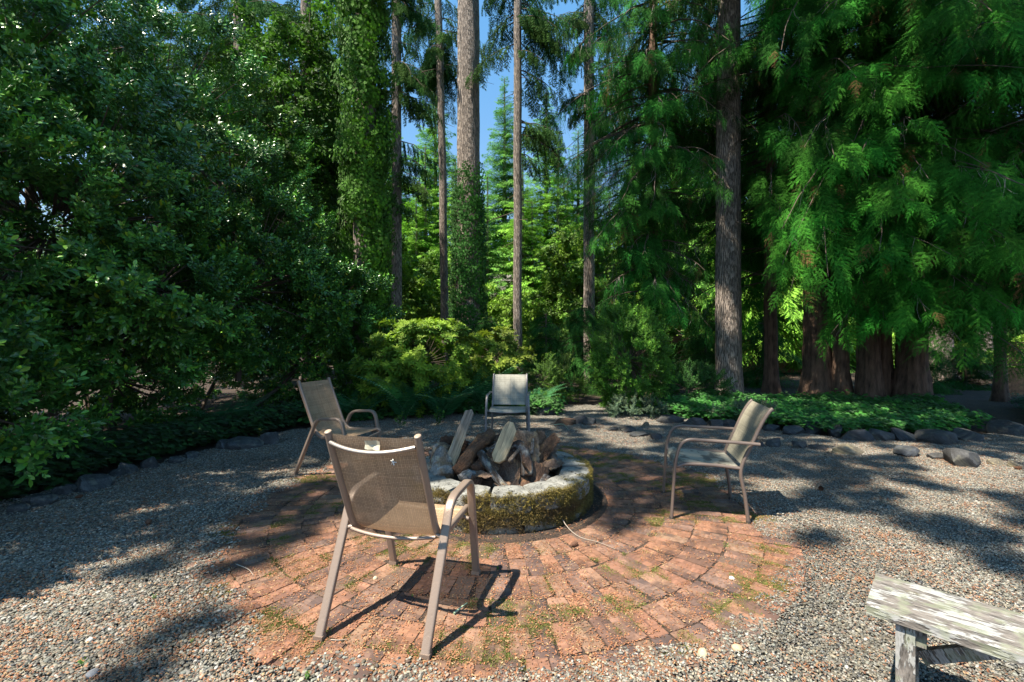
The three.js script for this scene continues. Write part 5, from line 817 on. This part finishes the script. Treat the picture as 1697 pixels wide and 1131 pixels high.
// ivy and low plants before the cedars
{
  const R = rng(530), iv = new Crown('ivy'), vr = new Crown('small'), t = thing('ivy_bed', 'green ivy spreading over the ground before the cedars and the grey fir', 'ivy', P(5.2, 0, 8.2)); t.userData.kind = 'stuff'; const org = P(5.2, 0, 8.2);
  const bed = [[2.7, 8.35], [3.9, 7.25], [4.7, 6.7], [5.7, 6.4], [6.6, 6.7], [7.6, 7.2], [8.6, 9.2], [7.2, 9.9], [5.2, 10.0], [3.4, 9.6]];
  for (let i = 0; i < 4200; i++) { const x = rr(R, 2.6, 8.8), z = rr(R, 6.3, 10.2); if (!inPoly(bed, x, z)) continue; const f = 0.5 + fbm3(x * 1.3, 3, z * 1.3, 3); if (R() > 0.25 + 1.1 * f) continue; const h = (0.07 + 0.22 * Math.max(0, f)) * rr(R, 0.1, 1); iv.add(P(x, h, z).sub(org), V(gauss(R), 0, 1), V(gauss(R) * 0.4, 1, 0.3 + gauss(R) * 0.4), rr(R, 0.9, 1.5), tint([0.048, 0.22, 0.026], (0.7 + 0.6 * f) * (1 + 0.25 * gauss(R))), R); }
  iv.put(t, 'ivy', M.leaf);
  const far = [[8.9, 7.6], [9.6, 7.0], [12, 7.4], [13, 9], [10.5, 9.4]]; const t2 = thing('ivy_bed', 'dark ivy patch at the right edge of the photo below the fence', 'ivy', P(10.5, 0, 8.2)), iv2 = new Crown('ivy'); t2.userData.kind = 'stuff';
  for (let i = 0; i < 1200; i++) { const x = rr(R, 8.8, 13), z = rr(R, 6.9, 9.5); if (inPoly(far, x, z)) iv2.add(P(x, rr(R, 0.02, 0.25), z).sub(P(10.5, 0, 8.2)), V(gauss(R), 0, 1), V(gauss(R) * 0.4, 1, 0.3), rr(R, 0.8, 1.2), tint([0.03, 0.13, 0.04], 1 + 0.25 * gauss(R)), R); } iv2.put(t2, 'ivy', M.leaf);
  const vo = { col: [0.16, 0.22, 0.13], s: 0.9, spread: 0.08, wild: 0.8, stemR: 0.004, cvar: 0.35, stems: false };
  shrub('variegated_plant', 'pale variegated ground plant at the edge of the ivy left of the grey fir', 'plant', 'variegated plants', 'small', M.leaf, [[4.05, 0.12, 7.6, 0.5, 0.16, 0.28, 60, 6]], 531, vo);
  shrub('variegated_plant', 'pale variegated plant round the foot of the rounded bush', 'plant', 'variegated plants', 'small', M.leaf, [[2.25, 0.14, 8.05, 0.5, 0.18, 0.2, 50, 6]], 532, { ...vo, col: [0.10, 0.17, 0.10] });
  // broad-leaved ground cover under the laurels
  const t3 = thing('ground_cover', 'dark broad-leaved ground cover behind the left edging stones', 'ground cover', P(-4.8, 0, 5)), gc = new Crown('ivy'); t3.userData.kind = 'stuff';
  for (let i = 0; i < 1500; i++) { const z = rr(R, 2.6, 8.2), x = -4.45 + (z > 5 ? (z - 5) * 0.35 : 0) - Math.abs(gauss(R)) * 0.7; gc.add(P(x, rr(R, 0.0, 0.22), z).sub(P(-4.8, 0, 5)), V(1, 0, gauss(R)), V(0.4 + gauss(R) * 0.3, 1, gauss(R) * 0.4), rr(R, 1.0, 1.6), tint([0.035, 0.12, 0.025], 1 + 0.3 * gauss(R)), R); } gc.put(t3, 'leaves', M.leaf);
  const t4 = thing('ground_cover', 'low leafy plants before the yellow-green shrubs at the back of the gravel', 'ground cover', P(-1.2, 0, 9)), g4 = new Crown('ivy'); t4.userData.kind = 'stuff';
  for (let i = 0; i < 900; i++) { const x = rr(R, -3.4, 0.9), z = 8.35 + Math.max(0, -1.4 - x) * -0.55 + Math.abs(gauss(R)) * 0.7; g4.add(P(x, rr(R, 0.0, 0.24), z).sub(P(-1.2, 0, 9)), V(gauss(R), 0, 1), V(gauss(R) * 0.4, 1, 0.4), rr(R, 0.8, 1.4), tint([0.05, 0.17, 0.025], 1 + 0.3 * gauss(R)), R); } g4.put(t4, 'leaves', M.leaf);
}
// seedlings and weeds
{
  const list = [[725, 706, 0.8, 1, 'leafy laurel seedling at the back of the gravel, left of the tall plank', 'laurel'], [664, 712, 0.6, 2, 'small seedling in the gravel behind the front chair', 'laurel'], [1203, 907, 0.16, 3, 'bright green weed between the bricks by the right chair', 'small'], [824, 944, 0.10, 4, 'tiny green weed between the bricks beside the front chair', 'small'], [683, 990, 0.07, 5, 'tiny weed under the front chair', 'small'], [255, 992, 0.10, 6, 'tiny weed in the sunlit gravel at the left', 'small'], [138, 1102, 0.14, 7, 'weed in the shaded gravel at the lower left corner', 'small'], [318, 1065, 0.08, 8, 'tiny weed in the gravel by the lower left brick edge', 'small'], [512, 1126, 0.16, 9, 'yellow-green weed at the lower left brick edge', 'small'], [430, 727, 0.5, 10, 'small yellow-green plant beside the left edging stones', 'gold']];
  for (const [px, py, s, sd, label, kind] of list) { const [x, z] = gp(px, py), R = rng(540 + sd), t = thing('weed', label, 'plant', P(x, 0, z)), cr = new Crown(kind); for (let i = 0; i < (s > 0.4 ? 7 : 6); i++) cr.add(V(gauss(R) * 0.06 * s, s > 0.4 ? rr(R, 0.0, 0.14) : 0.002, gauss(R) * 0.06 * s), V(gauss(R) * 0.6, 0.8, gauss(R) * 0.6), V(0, 1, 0.3), s * rr(R, 0.8, 1.2), kind === 'small' ? C(0.09, 0.26, 0.02) : kind === 'gold' ? C(0.14, 0.2, 0.02) : C(0.04, 0.14, 0.02), R); cr.put(t, 'leaves', M.leaf); }
}
// understory beyond the clearing: broad-leaved bushes, sunlit, and dark evergreen ones in front
const under = [[700, 430, 20, 2.4], [848, 480, 21, 2.2], [945, 390, 18.5, 1.8], [985, 430, 17.5, 2.0], [640, 390, 18, 2.0], [1060, 480, 20, 2.5], [1135, 500, 19, 2.2], [1240, 530, 20.5, 2.0], [1320, 525, 21, 2.2], [1550, 560, 17.5, 1.8], [1610, 565, 19.5, 2.4], [1665, 560, 20, 2.0], [555, 400, 17, 2.2], [470, 320, 18, 2.6], [1420, 540, 20, 2.5], [745, 470, 23, 2.0]];
const uTxt = ['below the slim left firs', 'before the pale roof', 'right of the slender straight fir', 'under the cedar boughs right of the sky gap', 'left of the slim firs', 'behind the rounded bush', 'above the brown fence at its left end', 'behind the grey fir', 'between the grey fir and the reddish cedar', 'in the gap beside the broad sunlit trunk', 'in the middle of the gap under the cedar boughs', 'at the right end of the gap beside the fence', 'behind the ivy covered tree', 'behind the laurels at the left', 'behind the fused cedar trunks', 'behind the ivy clad stout fir'];
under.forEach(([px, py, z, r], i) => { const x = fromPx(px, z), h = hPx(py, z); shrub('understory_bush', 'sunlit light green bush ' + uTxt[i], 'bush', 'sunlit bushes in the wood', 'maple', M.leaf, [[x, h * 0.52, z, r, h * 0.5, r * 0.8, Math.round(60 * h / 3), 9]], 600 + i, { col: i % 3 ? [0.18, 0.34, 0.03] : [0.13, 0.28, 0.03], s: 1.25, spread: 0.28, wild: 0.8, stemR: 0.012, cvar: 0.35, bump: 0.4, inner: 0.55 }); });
const alder = [[330, 15, 8.5, 2.6, 4.6, 'at the far upper left'], [430, 18, 10.5, 2.8, 4.6, 'tallest, high above the laurels'], [400, 13.5, 6.2, 2.3, 4.6, 'low on the left'], [500, 11.2, 6.2, 1.7, 4.2, 'in the middle'], [560, 17, 6.5, 2.0, 5.0, 'just left of the ivy covered tree']];
alder.forEach(([px, z, y, r, ry, txt], i) => { const x = fromPx(px, z); shrub('alder_tree', 'small-leaved green tree behind the laurels, ' + txt, 'tree', 'broad-leaved trees behind the laurels', 'maple', M.leaf, [[x, y, z, r, ry, r, 190, 8]], 630 + i, { col: [0.07, 0.19, 0.02], s: 0.85, spread: 0.3, wild: 0.9, stemR: 0.02, cvar: 0.4, bump: 0.3, inner: 0.35, low: 1.0 }); });
const dk = [[905, 520, 12.5, 0.9, 'behind the dim small-leaved bush'], [965, 505, 12.2, 0.9, 'left of the rounded bush at the path end'], [815, 525, 13.0, 0.9, 'between the slender straight fir and the ivy clad fir'], [1020, 470, 12.8, 1.1, 'above the rounded bush'], [640, 520, 12.4, 1.1, 'behind the larger yellow-green shrub'], [1170, 525, 13.5, 1.2, 'in the shade left of the grey fir'], [1265, 525, 14, 1.3, 'in the shade right of the grey fir'], [1530, 640, 12.5, 0.9, 'right of the fused cedar trunks'], [1600, 640, 13, 1.0, 'before the gap under the cedar boughs']];
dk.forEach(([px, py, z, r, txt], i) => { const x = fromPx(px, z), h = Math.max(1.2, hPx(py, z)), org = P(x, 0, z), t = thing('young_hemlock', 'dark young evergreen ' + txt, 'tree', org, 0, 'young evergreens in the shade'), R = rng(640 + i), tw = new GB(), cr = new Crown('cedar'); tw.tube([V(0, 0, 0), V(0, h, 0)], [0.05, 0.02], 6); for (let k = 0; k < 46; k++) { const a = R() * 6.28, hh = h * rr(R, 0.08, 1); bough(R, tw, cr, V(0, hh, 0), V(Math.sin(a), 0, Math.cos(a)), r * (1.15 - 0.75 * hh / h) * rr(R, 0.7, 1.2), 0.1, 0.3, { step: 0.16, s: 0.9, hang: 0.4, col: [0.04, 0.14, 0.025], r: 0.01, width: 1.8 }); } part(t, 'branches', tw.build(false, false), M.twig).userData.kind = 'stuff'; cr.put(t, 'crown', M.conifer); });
// conifers further back
const bg = [[722, 135, 28], [836, 128, 31], [905, 150, 26], [985, 235, 28], [775, 260, 36], [655, 200, 34], [600, 130, 31], [545, 60, 29], [495, 150, 35], [1050, 190, 31], [1115, 110, 33], [690, 330, 25], [882, 330, 24], [440, 90, 37], [1180, 60, 34], [380, 40, 33], [940, 300, 33], [1010, 330, 25], [755, 265, 23], [808, 290, 24], [866, 255, 24], [925, 240, 25], [958, 215, 27], [705, 240, 26], [1262, 30, 19], [1325, 60, 21], [1400, 30, 23], [1500, 120, 24], [640, 250, 25]];
const bgTxt = ['whose pointed top shows left of the stout fir', 'whose top stands in the sky right of the stout fir', 'whose top stands right of the slender straight fir', 'behind the half hidden fir trunk', 'behind the stout fir', 'seen left of the slim fir', 'behind the top of the ivy covered tree', 'high behind the laurels near the ivy covered tree', 'behind the laurels in the sky glints', 'behind the hanging cedar boughs', 'behind the hanging cedar boughs next to the grey fir', 'short, between the slim left firs', 'short, before the pale roof', 'far back behind the laurels', 'behind the top of the grey fir', 'far back at the upper left', 'between the slender fir and the half hidden fir', 'short, under the hanging cedar boughs', 'low, just left of the foot of the stout fir', 'low, just right of the stout fir', 'low, just right of the slender straight fir', 'between the slender fir and the half hidden fir, nearer', 'left of the half hidden fir, lower', 'left of the thin leaning fir', 'in the dark between the grey fir and the reddish cedar', 'behind the reddish cedar', 'behind the fused cedar trunks', 'behind the boughs at the upper right', 'left of the slim fir, lower'];
bg.forEach(([px, py, z], i) => {
  const x = fromPx(px, z), h = hPx(py, z), t = conifer('background_conifer', 'sunlit conifer further back ' + bgTxt[i], 'conifers further back in the wood', x, z, 0.02 * h * 0.8, 0.03, h, M.fir, { seg: 9, rings: 12 }), R = rng(660 + i), cr = new Crown('needle'), w = h * 0.19;
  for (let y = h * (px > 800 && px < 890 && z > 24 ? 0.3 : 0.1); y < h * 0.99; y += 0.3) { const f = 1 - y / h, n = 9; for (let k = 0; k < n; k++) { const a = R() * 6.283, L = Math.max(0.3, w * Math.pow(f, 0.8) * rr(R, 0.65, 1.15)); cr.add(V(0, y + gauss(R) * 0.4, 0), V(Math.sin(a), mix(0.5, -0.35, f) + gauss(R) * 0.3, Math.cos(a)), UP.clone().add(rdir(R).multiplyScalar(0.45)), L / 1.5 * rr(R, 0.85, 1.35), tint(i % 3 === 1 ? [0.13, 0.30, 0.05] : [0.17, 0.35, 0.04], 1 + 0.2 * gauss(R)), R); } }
  cr.put(t, 'crown', M.conifer);
});
{ // the wood beyond
  const R = rng(690), cr = new Crown('far'), t = thing('far_wood', 'mass of trees closing off the view behind the garden', 'wood'); t.userData.kind = 'stuff';
  for (let i = 0; i < 4200; i++) { const a = rr(R, -1.15, 1.15), d = rr(R, 38, 62), x = d * Math.sin(a) * 1.3, z = d * Math.cos(a) + 4, top = 8 + 5 * fbm3(x * 0.08, 0, 3, 3) + 3 * noise3(x * 0.4, 1, 1); cr.add(P(x, top * Math.pow(R(), 0.8), z), rdir(R), UP.clone().add(rdir(R).multiplyScalar(0.5)), rr(R, 1.2, 2.2), tint([0.05, 0.12, 0.02], 1 + 0.35 * gauss(R)), R); }
  cr.put(t, 'foliage', M.leaf);
}
// ---------------------------------------------------------------- fences and the house beyond
M.cedarBoard = mat({ map: rep(T.wood, 2, 1), bumpMap: rep(T.woodH, 2, 1), bumpScale: 0.004, color: C(0.50, 0.25, 0.13) });
{
  const f = thing('wooden_fence', 'orange-brown wooden fence deep in the wood behind the rounded bush', 'fence', P(9, 0, 19)), R = rng(701), b = new THREE.BoxGeometry(0.14, 1.55, 0.022), post = new THREE.BoxGeometry(0.1, 1.6, 0.1), rail = new THREE.BoxGeometry(10.4, 0.09, 0.04);
  for (let i = 0; i < 70; i++) { const o = part(f, 'board', b, M.cedarBoard); o.position.set(-5.1 + i * 0.148, 0.80 + 0.01 * gauss(R), 0.035); o.rotation.z = 0.004 * gauss(R); }
  for (let i = 0; i < 5; i++) { const o = part(f, 'post', post, M.cedarBoard); o.position.set(-5.1 + i * 2.55, 0.8, -0.08); }
  for (const y of [0.3, 1.35]) { const o = part(f, 'rail', rail, M.cedarBoard); o.position.set(0, y, 0); }
}
{
  const f = thing('lattice_fence', 'brown board fence with lattice top at the right edge of the photo', 'fence', P(11.95, 0, 10.9), -0.12), L = 3.4, bd = new THREE.BoxGeometry(L, 0.135, 0.024), post = new THREE.BoxGeometry(0.09, 1.45, 0.09), lat = new THREE.BoxGeometry(0.68, 0.024, 0.008);
  for (let i = 0; i < 5; i++) { const o = part(f, 'board', bd, M.cedarBoard); o.position.set(L / 2, 0.09 + i * 0.14, 0.0); }
  for (const x of [0, L / 2, L]) { const o = part(f, 'post', post, M.cedarBoard); o.position.set(x, 0.72, -0.02); }
  for (let i = 0; i < 34; i++) for (const s of [-1, 1]) { const o = part(f, 'lattice_slat', lat, M.cedarBoard); o.position.set(0.1 + i * 0.1, 1.05, 0.005 * s); o.rotation.z = s * 0.785; }
  const cap = new THREE.BoxGeometry(L + 0.1, 0.04, 0.1); for (const y of [0.79, 1.33]) { const o = part(f, 'rail', cap, M.cedarBoard); o.position.set(L / 2, y, -0.0); }
}
{
  const h = thing('house', 'house with a pale grey roof glimpsed through the trees behind the pit', 'house', P(0.4, 0, 28)), wm = mat({ color: C(0.42, 0.39, 0.34) }), rm = mat({ map: rep(T.rock, 3, 3), bumpMap: rep(T.rockH, 3, 3), bumpScale: 0.02, color: C(0.48, 0.46, 0.43) }), W = 8, D = 6, e = 3.2, r = 5.4;
  const w = new THREE.BoxGeometry(W, e, D); w.translate(0, e / 2, 0); part(h, 'wall', w, wm);
  const sl = Math.hypot(D / 2 + 0.4, (r - e) * (D / 2 + 0.4) / (D / 2)), ang = Math.atan2(r - e, D / 2), course = new THREE.BoxGeometry(W + 0.8, 0.035, 0.30);
  for (const s of [1, -1]) { const g = new THREE.BoxGeometry(W + 0.8, 0.12, sl); const roof = part(h, 'roof', g, rm); roof.rotation.x = s * ang; const mx = s * Math.cos(ang) * sl / 2, my = r + 0.07 - Math.sin(ang) * sl / 2; roof.position.set(0, my, mx); const k = Math.floor(sl / 0.28); for (let i = 0; i < k; i++) { const c = part(roof, 'shingle_course', course, rm); c.position.set(0, 0.07, -sl / 2 + 0.15 + i * 0.28); c.rotation.x = -0.05; } }
  const gs = new THREE.Shape([new THREE.Vector2(-D / 2, 0), new THREE.Vector2(D / 2, 0), new THREE.Vector2(0, r - e)]); for (const x of [-W / 2, W / 2 - 0.1]) { const g = new THREE.ExtrudeGeometry(gs, { depth: 0.1, bevelEnabled: false }); g.rotateY(PI / 2); g.translate(x, e, 0); part(h, 'gable', g, wm); }
  for (const x of [-2.4, 0.2, 2.6]) { const g = new THREE.BoxGeometry(1.2, 1.1, 0.06); g.translate(x, 1.7, D / 2 + 0.03); const fr = part(h, 'window', g, mat({ color: C(0.75, 0.74, 0.7) })); const p = new THREE.BoxGeometry(1.0, 0.9, 0.02); p.translate(x, 1.7, D / 2 + 0.065); part(fr, 'pane', p, phys({ color: C(0.03, 0.04, 0.05), roughness: 0.1 })); }
}
// ---------------------------------------------------------------- broad-leaved trees overhead and behind the camera that shade the clearing
{
  const lit = [[[-3.18,2.05],[-2.48,2.16],[-2.19,2.39],[-2.07,2.74],[-1.97,2.9],[-1.6,2.6],[-1.48,2.74],[-1.39,3.12],[-1.26,3.35],[-0.91,3.22],[-0.42,3.17],[-0.23,3.56],[0.11,3.76],[0.57,3.76],[0.61,3.33],[0.44,3.03],[0.79,2.9],[0.89,3.12],[1.3,3.42],[1.37,3.2],[1.6,3.56],[2.02,3.72],[2.19,3.59],[2.64,3.54],[2.58,3.15],[2.56,2.94],[2.8,2.94],[2.86,2.8],[2.87,2.64],[2.86,2.49],[3.26,2.09],[1.69,1.08],[-1.68,1.08]],[[-2.74,2.39],[-2.7,2.6],[-2.65,2.84],[-2.47,3.03],[-2.41,2.93],[-2.52,2.67],[-2.58,2.42],[-2.64,2.31]],[[-3.2,3.47],[-3.11,3.72],[-2.76,3.72],[-2.61,3.59],[-2.77,3.42],[-2.94,3.31]],[[-3.83,3.67],[-3.77,3.75],[-3.69,3.69],[-3.75,3.61]],[[-3.15,4.32],[-2.76,4.66],[-2.61,4.52],[-2.97,4.23]],[[-2.44,4.32],[-2.25,4.77],[-1.93,4.96],[-1.8,4.62],[-2.21,4.32]],[[1.09,6.92],[1.55,7.11],[1.78,6.24],[1.76,5.74],[1.33,5.74],[1.15,6.24]],[[0.32,7.54],[0.81,7.37],[0.72,6.92],[0.39,7.02]],[[0.92,9.52],[2.02,9.89],[1.97,9.01],[0.96,8.7]],[[1.78,8.14],[2.55,8.14],[2.47,7.27],[1.88,7.27]],[[4.3,5.98],[4.78,5.88],[4.35,5.44],[3.99,5.35]],[[5.11,5.81],[5.43,5.65],[5.02,5.08],[4.82,5.08],[4.87,5.49]],[[5.51,5.49],[5.57,5.08],[5.18,4.52],[4.48,3.91],[4.39,4.32],[4.32,4.62]],[[3.69,4.32],[3.91,4.06],[3.91,3.56],[3.82,3.33],[3.64,3.17],[3.5,3.44],[3.44,3.91]],[[2.23,4.22],[2.72,4.27],[2.64,4.06],[2.16,3.98]]], shaded = [[[-1.96,1.79],[-1.91,1.91],[-1.82,2.07],[-1.58,2.26],[-1.42,2.09],[-1.42,1.91],[-1.45,1.79]],[[1.32,2.99],[1.59,3.08],[1.71,2.86],[1.61,2.64],[1.32,2.57],[1.23,2.74]],[[1.98,3.35],[2.11,3.14],[2.39,2.96],[2.27,2.84],[1.98,2.99],[1.87,3.17]]];
  const R = rng(720), cr = [0, 1, 2, 3].map(() => new Crown('maple')), ends = [[], [], [], []];
  const trunks = [[-9.6, -0.8], [-4.2, -3.6], [3.6, -3.6], [-7.2, 6.2]], H = [9.5, 9.0, 9.5, 9.5];
  const spot = (X, Z, n, sp, hh) => { const h = hh ?? rr(R, 9.6, 12.4), x = X - SX * h, z = Z - SZ * h; const b = z < -2.3 ? (x > 0 ? 2 : 1) : x > -0.5 ? 2 : x < -7.4 && z < 2 ? 0 : 3; const p = P(x, h, z), org = P(trunks[b][0], 0, trunks[b][1]); ends[b].push(p.clone().sub(org)); for (let k = 0; k < n; k++) cr[b].add(p.clone().sub(org).add(V(gauss(R) * sp, gauss(R) * 0.25, gauss(R) * sp)), rdir(R).multiply(V(1, 0.25, 1)), UP.clone().add(rdir(R).multiplyScalar(0.3)), rr(R, 0.5, 0.75), tint([0.05, 0.14, 0.018], 1 + 0.2 * gauss(R)), R); };
  const S = 0.31;
  for (let z = 0.6; z < 13.6; z += S) for (let x = -7.5; x < 17; x += S) {
    const X = x + gauss(R) * 0.08, Z = z + gauss(R) * 0.08; if (Math.abs(X) > 1.15 * Z + 2.2) continue;
    if (shaded.some((q) => inPoly(q, X, Z))) { if (R() < 0.85) spot(X, Z, 8, 0.09); continue; }
    // the leaf cluster is 0.3 m wide: keep that far from a sunlit patch
    const touches = (d) => lit.some((q) => [[0, 0], [d, 0], [-d, 0], [0, d], [0, -d]].some(([dx, dz]) => inPoly(q, X + dx, Z + dz))), near = touches(0.1);
    if (near) continue;
    const cover = X < -4.0 ? 0.1 : X < -2.3 && Z > 4.3 ? 0.35 : X > -2.4 && X < 1.0 && Z > 8.0 ? 0.12 : Z > 9.5 && Math.abs(X) < 3.5 ? 0.6 : X > 1.5 && Z > 7.2 ? 0.7 : 1;
    if (R() < cover) spot(X, Z, 12, touches(0.4) ? 0.085 : 0.15);
  }
  const lab = ['broad-leaved tree left of the camera whose crown shades the gravel', 'broad-leaved tree behind the camera on the left whose crown overhangs the bricks', 'broad-leaved tree behind the camera on the right', 'broad-leaved tree behind the laurels whose crown shades the back of the clearing'];
  trunks.forEach(([tx, tz], i) => {
    const t = thing('shade_tree', lab[i], 'tree', P(tx, 0, tz), 0, 'trees shading the clearing'); part(t, 'trunk', trunkGeo(0.3, 0.16, H[i], { seed: 730 + i, seg: 18, rings: 30 }), M.fir);
    const tw = new GB(); ends[i].forEach((p, k) => { if (k % 24) return; const s = V(0, H[i] * rr(R, 0.6, 0.95), 0); tw.tube([s, s.clone().lerp(p, 0.5).add(V(0, 0.5, 0)), p], [0.03, 0.016, 0.006], 4); });
    part(t, 'branches', tw.build(false, false), M.twig).userData.kind = 'stuff'; cr[i].put(t, 'crown', M.leaf);
  });
}
renderer.render(scene, camera);
